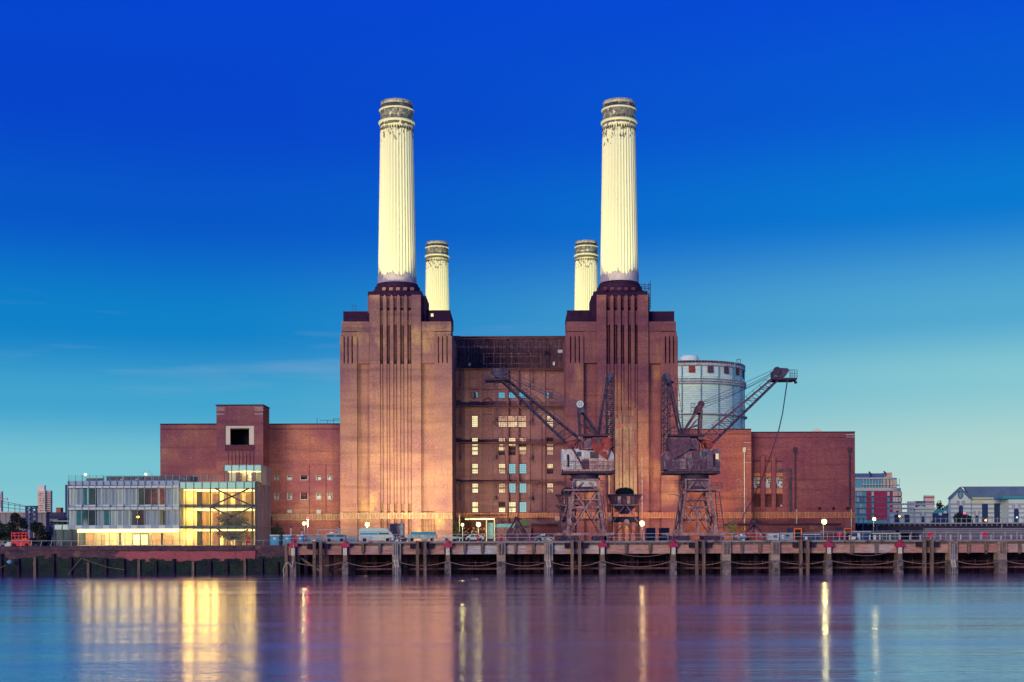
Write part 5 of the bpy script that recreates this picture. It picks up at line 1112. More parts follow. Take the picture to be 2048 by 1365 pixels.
lamp(608, 1047.5, 262, .3, 160, 'warm floodlight on a mast in front of the left brick wing', wash=9000, th=5); lamp(734.5, 1049.5, 262, .38, 260, 'bright floodlight behind the white camper van at the left tower', wash=16000, col=(1, .8, .4), th=14)
lamp(925, 1050, 285, .28, 200, 'smaller floodlight left of a brighter one by the window wall', col=(1, .85, .35)); lamp(957, 1049.5, 278, .42, 260, 'bright floodlight at the foot of the window wall', col=(1, .78, .35), wash=7000, th=6)
lamp(1284, 1047.5, 258, .46, 130, 'brightest floodlight between the two cranes', col=(1, .62, .3), wash=14000, th=12); lamp(1648.5, 1044, 252, .44, 350, 'bright floodlight in front of the right brick wing', col=(1, .9, .38), wash=7000, th=6)
lamp(1748.5, 1038.5, 318, .36, 300, 'small far lamp on the railway bridge beside the red flats', col=(1, .85, .4))
lamp(615, 1037.5, 264, .2, 60, 'red warning lamp on a thin mast above a warm floodlight', mat='lamp_red', col=(1, .02, .1), cat='warning light')
# flood lamps of the power station itself: wall washers at its foot, long throws up to the chimneys, plus added fill spots
def flood(x, y, z, tgt, e, col, ang, blend=1, base=GZ):
    x0, z0 = x, z
    b = MB(); b.box(x - .3, x + .3, y - .5, y - .1, z - .25, z + .2); b.bar((x - .2, y - .3, base), (x - .2, y - .3, z - .2), .08); b.bar((x + .2, y - .3, base), (x + .2, y - .3, z - .2), .08); b.build('flood_lamp', 'rail_metal', PS)
    l = bpy.data.lights.new('flood_beam', 'SPOT'); l.energy = e; l.color = col; l.spot_size = math.radians(ang); l.spot_blend = blend; l.shadow_soft_size = .25
    o = bpy.data.objects.new('flood_beam', l); o.location = (x, y, z); COL.objects.link(o); o.rotation_euler = (Vector(tgt) - Vector(o.location)).to_track_quat('-Z', 'Y').to_euler()
for p, e in ((850, 36000), (705, 18000), (893, 22000), (735, 16000), (822, 10000)): flood(X(p, 258), 258, .3, (X(p, 258) + 1, 291, 17), e * 1.3, (1, .86, .40), 80)
for p, e in ((1330, 16000), (1440, 20000), (1560, 12000)): flood(X(p, 258), 258, .3, (X(p, 258), 291, 10), e, (1, .68, .34), 85)
for p, e in ((400, 14000), (620, 12000)): flood(X(p, 280), 280, .3, (X(p, 280), 301, 12), e, (1, .72, .40), 90)
CHC = (1, .96, .36)
for px_, off, e in ((796.3, -8.5, 330000), (1240.5, -14, 300000)): flood(X(px_, 297) + off, 246.5, .4, (X(px_, 297), 297, 82), e, CHC, 17, .5)
for px_, off, e in ((796.3, 10, 45000), (1240.5, 12, 45000)): flood(X(px_, 297) + off, 246.5, .4, (X(px_, 297), 297, 82), e, (1, .72, .60), 17, .5)  # unseen fill spots, added to lift the chimneys' right sides
for px_ in (876, 1174.5): flood(X(px_, 438) + (6 if px_ < 1000 else -14), 372, .4, (X(px_, 438), 438, 88), 480000, CHC, 20, .5)

# ------------------------------------------------------------------ things on the jetty and quay
def wheel(pc, y, z0, r, par):
    b = MB(); n = 12; x = X(pc, y)
    for yy in (y - .1, y + .15): b.v += [(x + r * math.cos(2 * math.pi * i / n), yy, z0 + r + r * math.sin(2 * math.pi * i / n)) for i in range(n)]
    b.f = [tuple(range(n)), tuple(reversed(range(n, 2 * n)))] + [(i, i + n, (i + 1) % n + n, (i + 1) % n) for i in range(n)]; b.build('wheel', 'tyre', par)
Yv = 236
def vq(v): return Z(v, Yv)
cv = thing('camper_van', 'white high-roofed camper van with a blue side stripe below the left tower', 'camper van', (X(752, Yv), Yv, 0))
MB().ppoly([(718, 1081), (718, 1064), (780, 1064), (786, 1072), (789, 1081)], Yv, 2.2).build('body', 'van_green', cv)
MB().ppoly([(718, 1063.8), (719, 1058), (724, 1056.5), (770, 1056.5), (776, 1059), (779, 1063.8)], Yv + .1, 2).build('high_roof', 'van_green', cv)
MB().pbox(720, 755, 1066, 1070.5, Yv - .03, .03).build('side_stripe', 'van_blue', cv); MB().pbox(757, 778, 1066, 1070, Yv - .03, .03).build('side_window', 'glass_dark', cv)
MB().pbox(717, 786, 1063.6, 1064.3, Yv - .05, .05).build('roof_seam', 'holder_standard', cv)
MB().pbox(721, 744, 1073, 1081, Yv - .03, .03).build('graffiti_panel', 'curtain', cv); MB().pbox(779, 783, 1075, 1080, Yv - .03, .03).build('tail_lamp', 'red_paint', cv)
for p in (729, 775): wheel(p, Yv, 0, .33, cv)
tv = thing('covered_vehicle', 'vehicle under a teal tarpaulin on the jetty', 'covered vehicle', (X(843, Yv), Yv, 0))
MB().ppoly([(812, 1078), (816, 1070), (822, 1066.5), (870, 1066.5), (873, 1072), (873, 1078)], Yv, 2).build('lower_body', 'tarp_pale', tv)
MB().ppoly([(820, 1068.5), (824, 1064.3), (869, 1064.3), (871, 1070), (860, 1071), (840, 1070)], Yv - .12, 2.2).build('tarpaulin', 'tarp_teal', tv)
for p in (828, 843, 861): MB().pbox(p - 2, p + 2, 1063.2, 1064.2, Yv + .3, .5).build('roof_vent', 'white_paint', tv)
for p in (824, 864): wheel(p, Yv, 0, .33, tv)
ld = thing('dark_container', 'dark blue steel box standing beside the camper van', 'container', (X(793, 262), 262, GZ))
MB().pbox(780, 805, 1048.5, 1090, 262, 4).build('body', 'navy_steel', ld)
for p in (784, 789, 794, 799): MB().pbox(p, p + 2, 1050, 1090, 261.9, .1).build('rib', 'crane_dark', ld)
dm_ = thing('small_van', 'pale blue small van behind the jetty rail, left of the camper van', 'van', (X(670, Yv), Yv, 0))
MB().ppoly([(651, 1081), (651, 1071), (655, 1068.5), (684, 1068.5), (689, 1071), (691, 1081)], Yv, 2).build('body', 'blue_pale', dm_)
MB().pbox(654, 668, 1070.5, 1074, Yv - .03, .03).build('side_window', 'glass_dark', dm_); MB().pbox(670, 687, 1070.5, 1074, Yv - .03, .03).build('side_window', 'glass_dark', dm_)
b = MB(); b.pbox(653, 675, 1066.6, 1067.4, Yv + .3, 1.2); b.pbox(660, 667, 1064.5, 1066.6, Yv + .5, .8); b.build('roof_rack', 'white_paint', dm_)
for p in (658, 683): wheel(p, Yv, 0, .3, dm_)
car = thing('parked_car', 'pale parked car by the red bollard below the floodlit bush', 'car', (X(948, Yv), Yv, 0))
MB().ppoly([(931, 1079.5), (932, 1075), (939, 1070.5), (944, 1068.5), (956, 1069.5), (963, 1072), (968, 1074.5), (968, 1079.5)], Yv, 1.8).build('body', 'van_green', car)
MB().ppoly([(940, 1074), (943, 1070.3), (949, 1070), (949, 1074)], Yv - .02, .02).build('side_window', 'glass_dark', car); MB().ppoly([(950, 1074), (950, 1070.2), (955, 1070.8), (960, 1074)], Yv - .02, .02).build('side_window', 'glass_dark', car)
for p in (937, 961): wheel(p, Yv, 0, .3, car)
bt = thing('flat_trailer', 'low pale trailer behind the rail beside the parked car', 'trailer', (X(903, Yv), Yv, 0))
MB().ppoly([(880, 1078), (882, 1074), (905, 1073), (926, 1075), (926, 1078)], Yv, 1.8).build('load_bed', 'tarp_pale', bt); wheel(893, Yv, 0, .28, bt); wheel(915, Yv, 0, .28, bt)
for i, p in enumerate((549, 574, 600)):
    t = thing('portable_toilet', '%s blue portable toilet from the left by the end of the jetty' % ORD(i), 'portable toilet', (X(p, 246), 247, GZ), 'blue portable toilets'); y = 247; w_ = (9, 8, 6)[i]
    MB().pbox(p - w_, p + w_, 1072, 1091, y, 1.6).build('cabin', 'blue_plastic', t); MB().ppoly([(p - w_ - 1, 1072), (p - w_, 1070), (p + w_, 1070), (p + w_ + 1, 1072)], y - .1, 1.8).build('roof', 'panel_pale', t)
    MB().pbox(p - w_ + 2.5, p + w_ - 2.5, 1073.5, 1090.5, y - .06, .06).build('door', 'van_blue', t); MB().pbox(p - 2.5, p + 2.5, 1076, 1079, y - .1, .03).build('door_sign', 'white_paint', t)
for i, (p, w_) in enumerate(((621, 9), (637, 8), (700, 12))):
    t = thing('site_fence_panel', '%s pale blue mesh site fence panel behind the jetty rail' % ORD(i), 'fence', (X(p, 248), 248, GZ), 'site fence panels')
    grid_bars(X(p - w_, 248), X(p + w_, 248), GZ, Z(1071, 248), 248, 7, 5, .06, .05).build('mesh_frame', 'blue_pale', t); MB().pbox(p - w_, p + w_, 1075, 1090, 248.2, .05).build('sheet', 'blue_pale', t)
def redpost(p, q0, q1, lab, mat='red_bright', w_=2.1):
    t = thing('red_bollard', lab, 'bollard', (X(p, 226.5), 226.5, 0)); zt = Z(q0, 226.5, p); x = X(p, 226.5); r = w_ / F * 226.5
    MB().lathe(x, 226.5, [(r, 0), (r, zt - r * .5), (r * .6, zt - .02), (.02, zt)], 12).build('post', mat, t, smooth=True); MB().lathe(x, 226.5, [(r + .03, zt * .55), (r + .03, zt * .68)], 12).build('band', 'orange_paint', t)
redpost(955.5, 1069, 1080, 'short red post in front of the pale parked car'); redpost(1001.5, 1067.5, 1083, 'taller bright red post left of the dark grab bucket')
def buoy(p, q, y, z0, lab, ring=True):
    t = thing('life_buoy', lab, 'life buoy', (X(p, y), y, z0)); x, z = X(p, y), Z(q, y, p); b = MB(); n, k = 16, 8; R_, r_ = .34, .13
    for i in range(n):
        for j in range(k): a_, c_ = 2 * math.pi * i / n, 2 * math.pi * j / k; b.v.append((x + (R_ + r_ * math.cos(c_)) * math.cos(a_), y + r_ * math.sin(c_), z + (R_ + r_ * math.cos(c_)) * math.sin(a_)))
    b.f = [(i * k + j, ((i + 1) % n) * k + j, ((i + 1) % n) * k + (j + 1) % k, i * k + (j + 1) % k) for i in range(n) for j in range(k)]; b.build('ring', 'red_bright', t, smooth=True)
    MB().box(x - .05, x + .05, y + .16, y + .24, z0, z + .4).build('post', 'concrete_pale' if ring else 'red_bright', t)
    MB().box(x - .3, x + .3, y + .12, y + .16, z - .3, z + .3).build('backing_board', 'red_bright', t)
buoy(1679, 1069, 228, 0, 'round red life buoy on a pale post near the right doorway'); buoy(1860, 1069.5, 225.8, 0, 'red life buoy above the twin timber piles at right', False); buoy(1970, 1069, 227, 0, 'red life buoy farthest right on the jetty rail', False)
buoy(496.5, 1081.5, 239.5, GZ, 'round red life buoy in front of the glass cube')
for i, (p, s_) in enumerate(((596, 'left of a pair of timber piles'),)): redpost(p, 1072, 1085, 'thin red striped marker post behind the blue toilets', w_=1.1)
ob = thing('orange_barrier', 'small orange and white barrier on top of the leftmost twin piles', 'barrier', (X(628, 225), 225, 0)); MB().pbox(623.5, 632.5, 1079.5, 1083.5, 224.6, .3).build('board', 'orange_paint', ob); MB().pbox(626, 630, 1080.5, 1082.5, 224.57, .03).build('stripe', 'white_paint', ob); MB().pbox(624.5, 631.5, 1083.5, 1085.5, 224.65, .2).build('foot', 'crane_dark', ob)
for i, (p0, p1, q0, mt, lab) in enumerate(((1537, 1558, 1068, 'white_paint', 'white site cabin with a pale notice beside the dark red grab'), (1561, 1586, 1067, 'render_grey', 'grey site cabin left of a red framed doorway'), (1608, 1640, 1070, 'navy_cladding', 'dark blue site cabin right of a red framed doorway'), (1713, 1742, 1064, 'navy_cladding', 'dark van-like cabin behind the rail below the red flats'), (1745, 1800, 1068, 'glass_dark', 'long low dark cabin on the right part of the quay'))):
    y = 250; t = thing('site_cabin', lab, 'cabin', (X((p0 + p1) / 2, y), y, GZ), 'site cabins behind the jetty rail'); MB().pbox(p0, p1, q0, 1090, y, 2.4).build('cabin_body', mt, t); MB().pbox(p0 - .7, p1 + .7, q0 - 1.2, q0, y - .1, 2.6).build('roof_edge', 'panel_pale', t)
    MB().pbox(p0 + 2, p0 + 7, q0 + 3, q0 + 12, y - .04, .04).build('door', 'curtain_pale', t); MB().pbox(p0 + 10, p0 + 18, q0 + 3, q0 + 8, y - .04, .04).build('window', 'glass_dark', t)
sg = thing('notice_board', 'small pale notice board on the jetty rail near the right doorway', 'sign', (X(1707, 226), 226, 0)); MB().pbox(1703.5, 1711, 1074, 1079, 225.2, .04).build('board', 'render_cream', sg)
MB().pbox(1706.6, 1707.6, 1079, 1084, 225.25, .04).build('post', 'rail_metal', sg)
# heaps of scrap on the jetty
for i, (p0, p1, q, lab) in enumerate(((1060, 1108, 1071, 'heap of mixed coloured scrap beside the left-hand crane'), (790, 815, 1073, 'heap of pale scrap between the camper van and the teal cover'), (1469, 1490, 1071, 'small stack of tangled scrap left of the red grab'))):
    t = thing('scrap_heap', lab, 'scrap heap', (X((p0 + p1) / 2, 232), 232, 0))
    for mt in ('site_rubble', 'van_green', 'blue_plastic', 'red_paint', 'white_paint', 'crane_dark'):
        b = MB()
        for k in range(26 if mt == 'site_rubble' else 10):
            u = random.random(); p = p0 + (p1 - p0) * u; hh = (1083 - q) * (1 - abs(u - .5) * 1.1) * random.random(); s_ = random.uniform(.12, .35)
            x, z = X(p, 232), hh / F * 232; yy = 232 + random.uniform(-1, 1); b.bar((x - s_, yy, z + .1), (x + s_, yy + random.uniform(-.3, .3), z + .1 + random.uniform(-.2, .25)), random.uniform(.12, .4))
        b.build('scrap_piece', mt, t, kind='stuff')
for i, (p, q0, lab) in enumerate(((582, 1053, 'short pale lamp post by the blue toilets'), (604, 1059, 'camera post with a dark head right of the toilets'), (678, 1054, 'thin pole with a lamp before the left tower'), (1795, 1022, 'black signal post against the white pumping house'))):
    y = 252 if i < 3 else 325; t = thing('quay_post', lab, 'post', (X(p, y), y, GZ)); b = MB(); pl(b, p, q0 + 3, p, 1092 if i < 3 else 1046, y, .14); b.build('post', 'panel_pale' if i < 3 else 'navy_steel', t); MB().pbox(p - 2.2, p + 2.6, q0, q0 + 3, y - .2, .4).build('head', 'crane_dark', t)
fr_ = thing('pipe_frame', 'grey scaffold goalpost frame behind the small pale blue van', 'frame', (X(655, 250), 250, GZ)); b = MB(); y = 250
for s in ((635, 1055, 635, 1088), (676, 1054, 676, 1088), (633, 1060, 690, 1060), (690, 1060, 733, 1062), (670, 1064, 676, 1060)): pl(b, *s, y, .16)
b.build('frame_tubes', 'rail_metal', fr_)
# green glasshouse scene behind the floodlights
st = thing('works_gateway', 'cluttered lit gateway structure in the opening under the window wall', 'gateway', (X(955, 300), 300, GZ))
for p in (918, 972, 988): MB().pbox(p, p + 2, 1036 if p != 918 else 1030, 1092, 298, .3).build('post', 'timber_pale', st)
MB().pbox(930, 988, 1037, 1040, 298.1, .3).build('beam', 'green_glass_band', st); MB().pbox(975, 987, 1046, 1078, 299, .3).build('panel', 'holder_standard', st)
b = MB()
for k in range(60): p = random.uniform(925, 972); q = random.uniform(1055, 1072); b.pbox(p, p + random.uniform(1, 3), q, q + random.uniform(1, 3), 299 + random.random(), .2)
b.build('clutter', 'brown_wall', st, kind='stuff')
lc = thing('low_store', 'low rust-red store with a green roof panel at the foot of the window wall', 'store', (X(1050, 300), 300, GZ))
MB().pbox(990, 1062, 1056, 1092, 299, 4).build('store_wall', 'rust_purple', lc); MB().pbox(990, 1030, 1048, 1055.5, 299.5, 3).build('roof_tank', 'holder_standard', lc); MB().pbox(1060, 1120, 1046, 1049, 298, 2).build('canopy', 'crane_dark', lc); MB().pbox(1038, 1058, 1040, 1052, 298.5, .3).build('green_panel', 'leaf_green', lc)
MB().pbox(1063, 1118, 1049.2, 1092, 300, 2).build('back_wall', 'brick_half_dark', lc)
for p in (1302, 1330): 
    t = thing('dark_tank', 'dark %s behind the rail %s' % (('box container', 'below the brightest floodlight') if p == 1302 else ('plant container', 'under the second crane legs')), 'container', (X(p, 255), 255, GZ)); MB().pbox(p - 9, p + 9, 1056, 1090, 255, 3).build('body', 'navy_cladding', t)
    for k in range(4): MB().pbox(p - 8 + 4.4 * k, p - 6 + 4.4 * k, 1057, 1090, 254.9, .1).build('rib', 'crane_dark', t)

# red scissor lift on the left
SLY = 244; sc_ = thing('scissor_lift', 'bright red scissor lift parked on the quay at far left', 'scissor lift', (X(40, SLY), SLY, GZ))
MB().pbox(24, 58, 1084, 1092, SLY, 1.6).build('chassis', 'red_bright', sc_); b = MB()
for p in (23, 29.5, 37, 44, 51, 57): b.pbox(p - .6, p + .6, 1065.5, 1080, SLY, .1)
for q in (1066, 1072, 1079.5): b.pbox(22.5, 57.5, q - .8, q + .8, SLY - .02, .12)
b.build('platform_cage', 'red_bright', sc_); MB().pbox(22, 58, 1080.5, 1082, SLY, 1.5).build('platform_floor', 'red_bright', sc_)
b = MB(); pl(b, 27, 1086, 54, 1082, SLY + .3, .16); pl(b, 27, 1082, 54, 1086, SLY + .3, .16); b.build('scissor_arms', 'crane_dark', sc_)
MB().pbox(44, 54, 1077, 1080, SLY - .08, .1).build('control_box', 'orange_paint', sc_)
for p in (28, 53): wheel(p, SLY, GZ, .3, sc_)
tk = thing('white_tank', 'small rounded white tank beside the red scissor lift', 'tank', (X(15, SLY), SLY, GZ)); MB().ppoly([(9, 1093), (11, 1088), (15, 1084.5), (21, 1084.5), (22, 1093)], SLY, 1).build('tank_body', 'panel_pale', tk)
# lattice gate pier and shed, railway gantry
lt = thing('lattice_tower', 'dark blue riveted steel lattice tower left of the glass building', 'lattice tower', (X(61, 285), 285, GZ)); y = 285
for k, p in enumerate((52, 62, 72)): MB().pbox(p - 1.6, p + 1.6, 1013, 1092, y, .6).build('upright', 'navy_cladding', lt)
b = MB()
for q in range(1016, 1060, 9):
    pl(b, 54, q, 70, q + 8, y, .25); pl(b, 70, q, 54, q + 8, y, .25)
b.build('lacing', 'navy_cladding', lt); MB().pbox(50, 74, 1012, 1015, y - .1, .8).build('cap_beam', 'navy_cladding', lt)
bs = thing('long_shed', 'long pale grey corrugated shed behind the trees at far left', 'shed', (X(20, 330), 330, GZ)); MB().pbox(-60, 92, 1026, 1090, 330, 2.5).build('shed_wall', 'shed_panel', bs); MB().pbox(-60, 93, 1023.5, 1026, 329.5, 3.2).build('roof_edge', 'stone_trim', bs)
for k in range(12): MB().pbox(-50 + k * 12, -49 + k * 12, 1027, 1088, 329.8, .2).build('rib', 'render_grey', bs)
gn = thing('railway_gantry', 'thin overhead line gantry above the long shed', 'gantry', (X(20, 320), 320, GZ)); b = MB(); y = 320
for k, (q0, q1) in enumerate(((1003, 1012), (1008, 1014), (1016, 1020))): pl(b, -10, q0 - 3, 50, q1, y, .1)
for p in (3, 17, 30, 40): pl(b, p, 1001 + p * .2, p, 1024, y, .1)
b.build('wires', 'crane_dark', gn); MB().pbox(7, 15, 996, 1001, y, .3).build('sign_plate', 'panel_pale', gn)
# tower blocks and houses
def block(p0, p1, q0, y, dep, wall, label, rowsN, colsN, wm, name='tower_block', cat='tower block', q1=1075):
    t = thing(name, label, cat, (X((p0 + p1) / 2, y), y, GZ)); MB().pbox(p0, p1, q0, 1085, y, dep).build('wall', wall, t)
    for j in range(rowsN):
        q = q0 + 2 + (q1 - q0 - 4) * j / rowsN; MB().pbox(p0 + .3, p1 - .3, q + (q1 - q0) / rowsN * .78, q + (q1 - q0) / rowsN * .92, y - .5, .5).build('balcony_band', 'stone_trim', t)
        for i in range(colsN):
            w_ = (p1 - p0 - 2) / colsN; a = p0 + 1 + w_ * i; MB().pbox(a + w_ * .15, a + w_ * .8, q, q + (q1 - q0) / rowsN * .55, y - .15, .15).build('window', random.choice(wm), t)
    return t
t = block(75, 90, 981, 900, 3, 'tower_cream', 'tall cream tower block rising behind the long shed', 12, 4, ['tower_panel', 'rust_purple', 'tower_panel'], q1=1026)
MB().pbox(90, 102, 981.5, 1085, 902, 3).build('side_wing', 'tower_panel', t); MB().pbox(76, 89, 971, 981, 901, 3).build('roof_plant', 'tower_cream', t)
for j in range(11): MB().pbox(90.5, 101.5, 984 + j * 3.9, 985.3 + j * 3.9, 901.4, .5).build('balcony_band', 'tower_cream', t); MB().pbox(91, 101, 985.8 + j * 3.9, 987.4 + j * 3.9, 901.8, .2).build('window', 'rust_purple', t)
block(-12, 3, 983, 850, 3, 'tower_cream', 'tower block cut by the left edge of the picture', 9, 3, ['tower_panel', 'rust_purple'], q1=1015)
hs = thing('brick_terrace_house', 'red brick house with dark roof and chimneys left of the glass building', 'house', (X(110, 340), 340, GZ)); MB().pbox(92, 128, 1043, 1090, 340, 10).build('wall', 'brick_house', hs)
MB().ppoly([(88, 1041), (93, 1025), (128, 1025), (131, 1041)], 339.5, 9).build('roof', 'tile_roof', hs); MB().pbox(92, 116, 1038, 1042, 339, 1).build('cornice', 'stone_trim', hs)
for p in (112, 117): MB().pbox(p, p + 4.5, 1015.5, 1026, 343, 2).build('chimney_stack', 'brick_house', hs)
for p in (98, 106, 113): MB().pbox(p, p + 4, 1046, 1054, 339.9, .1).build('window', 'stone_trim', hs)

# ------------------------------------------------------------------ right background
# curved flats
AY = 520; ap = thing('curved_flats', 'curved white and red block of flats right of the brick wing', 'flats', (X(1765, AY), AY, GZ))
def rbox(name, mat, p0, p1, q0, q1, y, d, r): # block with a rounded right end
    a, c = X(p0, y), X(p1, y); z0, z1 = Z(q1, y, 1760), Z(q0, y, 1760); n = 12; r_ = (c - a) * r; pts = [(a, y), (c - r_, y)] + [(c - r_ + r_ * math.sin(math.pi / 2 * i / n), y + d / 2 - d / 2 * math.cos(math.pi / 2 * i / n)) for i in range(1, n + 1)] + [(c, y + d), (a, y + d)]
    b = MB(); m_ = len(pts); b.v = [(u, v, z0) for u, v in pts] + [(u, v, z1) for u, v in pts]; b.f = [tuple(reversed(range(m_))), tuple(range(m_, 2 * m_))] + [(i, (i + 1) % m_, (i + 1) % m_ + m_, i + m_) for i in range(m_)]; return b.build(name, mat, ap)
rbox('lower_storeys', 'apt_glass', 1700, 1816, 982, 1090, AY, 26, .35); rbox('upper_storeys', 'apt_glass', 1700, 1807, 958, 976, AY + 1.5, 22, .35)
rbox('upper_band', 'apt_white', 1700, 1817.5, 976, 982, AY - .8, 27, .35); rbox('roof_band', 'apt_white', 1700, 1808, 955.5, 958, AY + .8, 24, .35); rbox('balcony_slab', 'apt_white', 1724, 1811, 969, 970.3, AY + .2, 24, .35)
for q in (992.5, 1004, 1016, 1028): rbox('balcony_slab', 'apt_blue', 1712, 1818, q, q + 1.3, AY - .9, 27, .35)
for k in range(5): rbox('warm_bays', 'apt_warm', 1786, 1816.6, 983 + 11.7 * k, 992 + 11.7 * k, AY - .12, 24, .9)
rbox('roof_house', 'apt_blue', 1712, 1784, 947, 955.4, AY + 5, 10, .15); MB().pbox(1771, 1785, 945.5, 955.4, AY + 4, 5).build('lift_housing', 'apt_warm', ap)
for k in range(5):
    q0 = 983 + 11.7 * k
    for p0, p1 in ((1734, 1743), (1748.5, 1774), (1780, 1785)): MB().pbox(p0, p1, q0, q0 + 10, AY - .5, .5).build('red_panel', 'apt_red', ap)
    for p0 in (1743.5, 1775): MB().pbox(p0, p0 + 4.5, q0 + 1, q0 + 9, AY - .4, .4).build('narrow_window', 'apt_glass' if k else 'apt_white', ap)
    for i, p in enumerate((1786, 1792, 1798)): MB().pbox(p, p + 4.2, q0 + .5, q0 + 9.5, AY - .3 + i * .05, .3).build('bay_window', random.choice(['apt_warm', 'apt_warm', 'curtain_pale']), ap)
    for p in (1715, 1720.5, 1726): MB().pbox(p, p + 3, q0 + 1, q0 + 9, AY - .3, .3).build('window', random.choice(['apt_glass', 'curtain', 'apt_blue']), ap)
for p in range(1727, 1804, 6): MB().pbox(p, p + .8, 958, 976, AY + 1.2, .3).build('mullion', 'apt_white', ap)
for p in (1767, 1774, 1781, 1788): MB().pbox(p, p + 4.5, 959, 975, AY + 1.1, .3).build('bay_window', 'apt_warm', ap)
for p, q in ((1738, 944), (1768, 943)):
    b = MB(); pl(b, p, q, p + 4, q + 4, AY + 4, .5); pl(b, p + 4, q + 4, p + 4, q + 10, AY + 4, .4); b.build('roof_mast', 'crane_dark', ap)
block(1850, 1869, 991, 800, 3, 'apt_white', 'white tower with two red bands far behind the bridge', 3, 2, ['curtain_pale'], q1=1030)
for q in (993.5, 1003): MB().pbox(1849.5, 1869.5, q, q + 2, 799, .8).build('red_band', 'red_bright', bpy.data.objects['tower_block.002'])
block(1818, 1831, 1003, 600, 3, 'apt_white', 'low white flats between the curved block and the dark house', 3, 2, ['apt_glass', 'apt_warm'], 'low_flats', 'flats', 1040); block(1829, 1851, 1002.5, 610, 3, 'brick_half_dark', 'dark brick flats below the red banded tower', 3, 3, ['apt_blue', 'apt_glass'], 'brick_flats', 'flats', 1040)
# striped pumping houses
def striped(p0, p1, q0, y, dep, label, gable=None, arches=(), dark=(), name='pumping_house'):
    t = thing(name, label, 'pumping house', (X((p0 + p1) / 2, y), y, GZ)); MB().pbox(p0, p1, q0, 1085, y, dep).build('wall', 'render_pale', t)
    for k in range(4): MB().pbox(p0, p1, 1007 + k * 8.6, 1010.6 + k * 8.6, y - .06, .06).build('stripe_course', 'render_grey', t)
    for pc, qt, w_ in arches:
        n = 10; MB().ppoly([(pc - w_, 1045), (pc - w_, qt + w_)] + [(pc - w_ * math.cos(math.pi * i / n), qt + w_ - w_ * math.sin(math.pi * i / n)) for i in range(1, n)] + [(pc + w_, qt + w_), (pc + w_, 1045)], y - .16, .1).build('arch_opening', 'navy_cladding', t)
        for s_ in (-1, 1): MB().ppoly([(pc + s_ * w_ * .8, qt + 1), (pc + s_ * w_ * 1.6, qt + 2), (pc + s_ * (w_ + 5), qt - 9), (pc + s_ * 2, qt - 9)], y - .12, .06).build('voussoir', 'render_grey', t)
        MB().ppoly([(pc - .8, qt - .2), (pc - 1.6, qt - 9), (pc + 1.6, qt - 9), (pc + .8, qt - .2)], y - .2, .12).build('keystone', 'render_pale', t)
    for a, c, q in dark: MB().pbox(a, c, q, 1045, y - .2, .2).build('dark_bay', 'navy_cladding', t)
    return t
t = striped(1901.5, 1942, 997.5, 380, 2, 'pale striped gabled pumping house with a round window', arches=((1922, 1011, 4.2),))
MB().ppoly([(1901.5, 997.5), (1921.5, 977), (1942, 997.5)], 380, 2).build('gable', 'render_pale', t)
for s_ in (-1, 1): MB().ppoly([(1921.5, 974.5), (1921.5, 979), (1921.5 + s_ * 18, 998), (1921.5 + s_ * 24, 998), (1921.5 + s_ * 21, 994)], 379.6, 1.2).build('roof_verge', 'slate', t)
n = 16; MB().ppoly([(1921.5 + 5.3 * math.cos(2 * math.pi * i / n), 990 + 8 * math.sin(2 * math.pi * i / n)) for i in range(n)], 379.8, .15).build('round_window', 'navy_cladding', t)
MB().ppoly([(1921.5 + 3.9 * math.cos(2 * math.pi * i / n), 990 + 6.3 * math.sin(2 * math.pi * i / n)) for i in range(n)], 379.7, .08).build('pane', 'apt_glass', t)
t = striped(1942.2, 2140, 997.5, 381, 14, 'long pale striped hall with a blue slate roof and tall dark bays', arches=((1954, 1031, 3),), dark=((1964.5, 1976, 1008), (1989, 2000, 1007), (2012, 2017, 1006)))
MB().ppoly([(1940, 995), (1930, 974.5), (2140, 974.5), (2140, 995)], 380.5, 1.5).build('slate_roof', 'slate', t); MB().pbox(1938, 2140, 995, 998, 380, .6).build('eaves', 'render_cream', t); MB().pbox(1942.5, 1966, 998.2, 1006, 380.8, .15).build('cream_panel', 'render_cream', t); MB().pbox(1925, 2140, 973.2, 974.6, 384, 2).build('ridge', 'apt_blue', t)
t = striped(2017.5, 2140, 999, 372, 6, 'pale striped hall with a ribbed blue roof at the right edge', arches=((2033, 1017, 4.8),))
MB().ppoly([(2004, 998), (2006, 993.5), (2140, 990.5), (2140, 998)], 371.5, 7).build('ribbed_roof', 'teal_roof', t)
t = striped(1831, 1870, 1016, 385, 2, 'small pale striped pumping house behind the bridge rail', arches=((1846, 1033, 3.2),)); MB().ppoly([(1829, 1018), (1843, 1011), (1858, 1018)], 384.6, 2).build('roof', 'render_cream', t); MB().pbox(1829, 1873, 1015.5, 1018.5, 384.4, 2.6).build('eaves', 'render_pale', t)
t = striped(1778, 1831, 1028, 388, 2, 'low pale pumping house with two dark bays below the curved flats', dark=((1789, 1799, 1029.5), (1809, 1819, 1029.5)))
t = thing('substation', 'dark navy plant building with pale panels between two pumping houses', 'plant building', (X(1885, 384), 384, GZ)); MB().pbox(1867, 1901, 1027, 1085, 384, 2).build('wall', 'navy_cladding', t); MB().ppoly([(1868, 1027), (1872, 1020), (1890, 1020), (1901, 1012), (1901, 1027)], 384.2, 2).build('roof', 'teal_roof', t)
for p, q in ((1878, 1026), (1888, 1022)): MB().pbox(p, p + 6, q, q + 5, 383.8, .15).build('pale_panel', 'panel_pale', t)
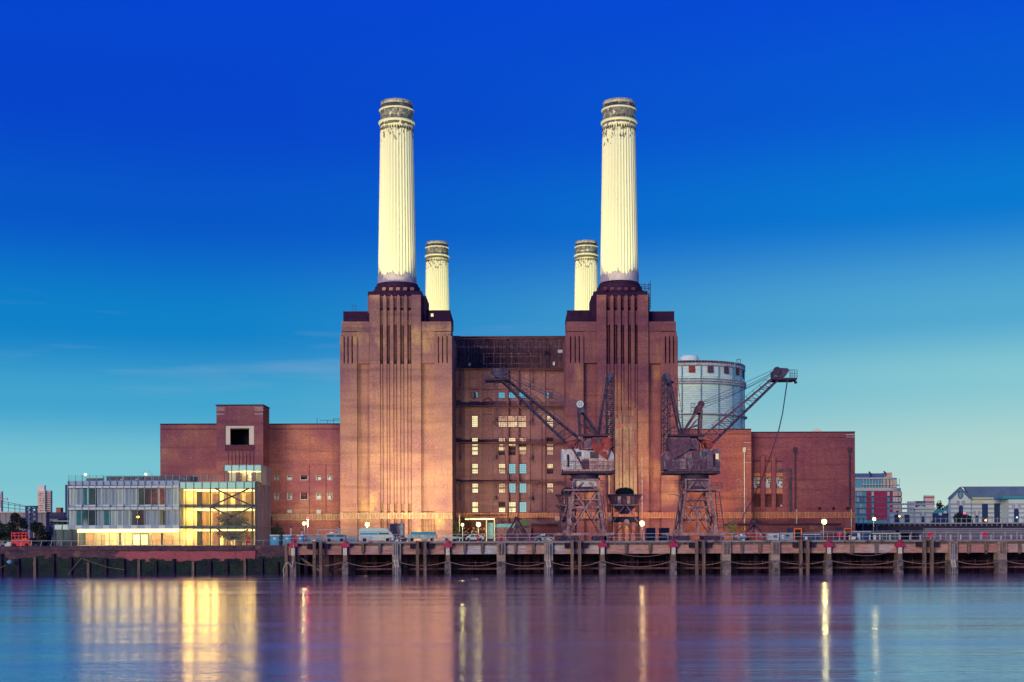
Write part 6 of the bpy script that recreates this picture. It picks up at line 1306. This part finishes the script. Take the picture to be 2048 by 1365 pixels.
for p, q, mt, lab in ((1799, 1033, 'lamp_orange', 'small orange signal lamp by the low pumping house'), (1971.5, 1041, 'lamp_orange', 'small orange lamp glowing on the bridge by a dark bay'), (2034, 1035, 'globe', 'small white lamp before the arched hall at right'), (1929, 1027, 'lamp_red', 'tiny red lamp in the dark bush by the gable')):
    y = 352; t = thing('signal_lamp', lab, 'lamp', (X(p, y), y, GZ)); MB().lathe(X(p, y), y, [(.02, Z(q + 1.7, y, p)), (.22, Z(q + 1, y, p)), (.22, Z(q - 1, y, p)), (.02, Z(q - 1.7, y, p))], 10).build('bulb', mt, t); b = MB(); pl(b, p, q + 1.5, p, 1060, y + .2, .1); b.build('post', 'navy_steel', t)
# viaduct, walls
BY = 335; br = thing('railway_viaduct', 'dark steel railway viaduct with a pale edge beam and handrail at right', 'viaduct', (X(1880, BY), BY, GZ))
MB().pbox(1714, 2200, 1045.5, 1048, BY, 9).build('deck_edge', 'bridge_rail', br); MB().pbox(1714, 2200, 1048.2, 1062, BY + 1.2, 7).build('girder', 'bridge_steel', br)
pmv = MB().box(-.07, .07, -.06, .06, 0, 1.25).mesh('rail_post', 'bridge_rail')
for i in range(46): put('rail_post', pmv, br, (X(1717 + i * 10.3, BY), BY + .1, Z(1045.5, BY, 1717 + i * 10.3)))
MB().pbox(1714, 2200, 1037.3, 1038, BY + .05, .1).build('handrail', 'bridge_rail', br)
for i in range(46): p = 1715 + i * 10.3; MB().ppoly([(p, 1048), (p + 1.4, 1048), (p + 3, 1052), (p + 1.6, 1052)], BY + .3, .5).build('bracket', 'bridge_rail', br)
for p in (1726, 1754, 2004): MB().pbox(p - .7, p + .7, 1048, 1064, BY + .5, .4).build('post', 'bridge_rail', br)
for i in range(9): MB().pbox(1720 + 55 * i, 1735 + 55 * i, 1062, 1090, BY + 2, 5).build('pier', 'bridge_steel', br)
MB().pbox(1714, 2200, 1062, 1090, BY + 8, .5).build('back_wall', 'bridge_steel', br)
cwl = thing('concrete_wall', 'plain grey-brown concrete wall with a pale coping at far right', 'wall', (X(1950, 262), 262, GZ)); mk('wall_grey', (.13, .11, .15), (.17, .14, .17), .3, (1, 1, 3), fine=.2, fst=(.4, .4, 5)); MB().pbox(1850, 2200, 1058, 1092, 262, 1).build('wall', 'wall_grey', cwl); MB().pbox(1849.5, 2200, 1056.8, 1058, 261.9, 1.2).build('coping', 'bridge_rail', cwl)
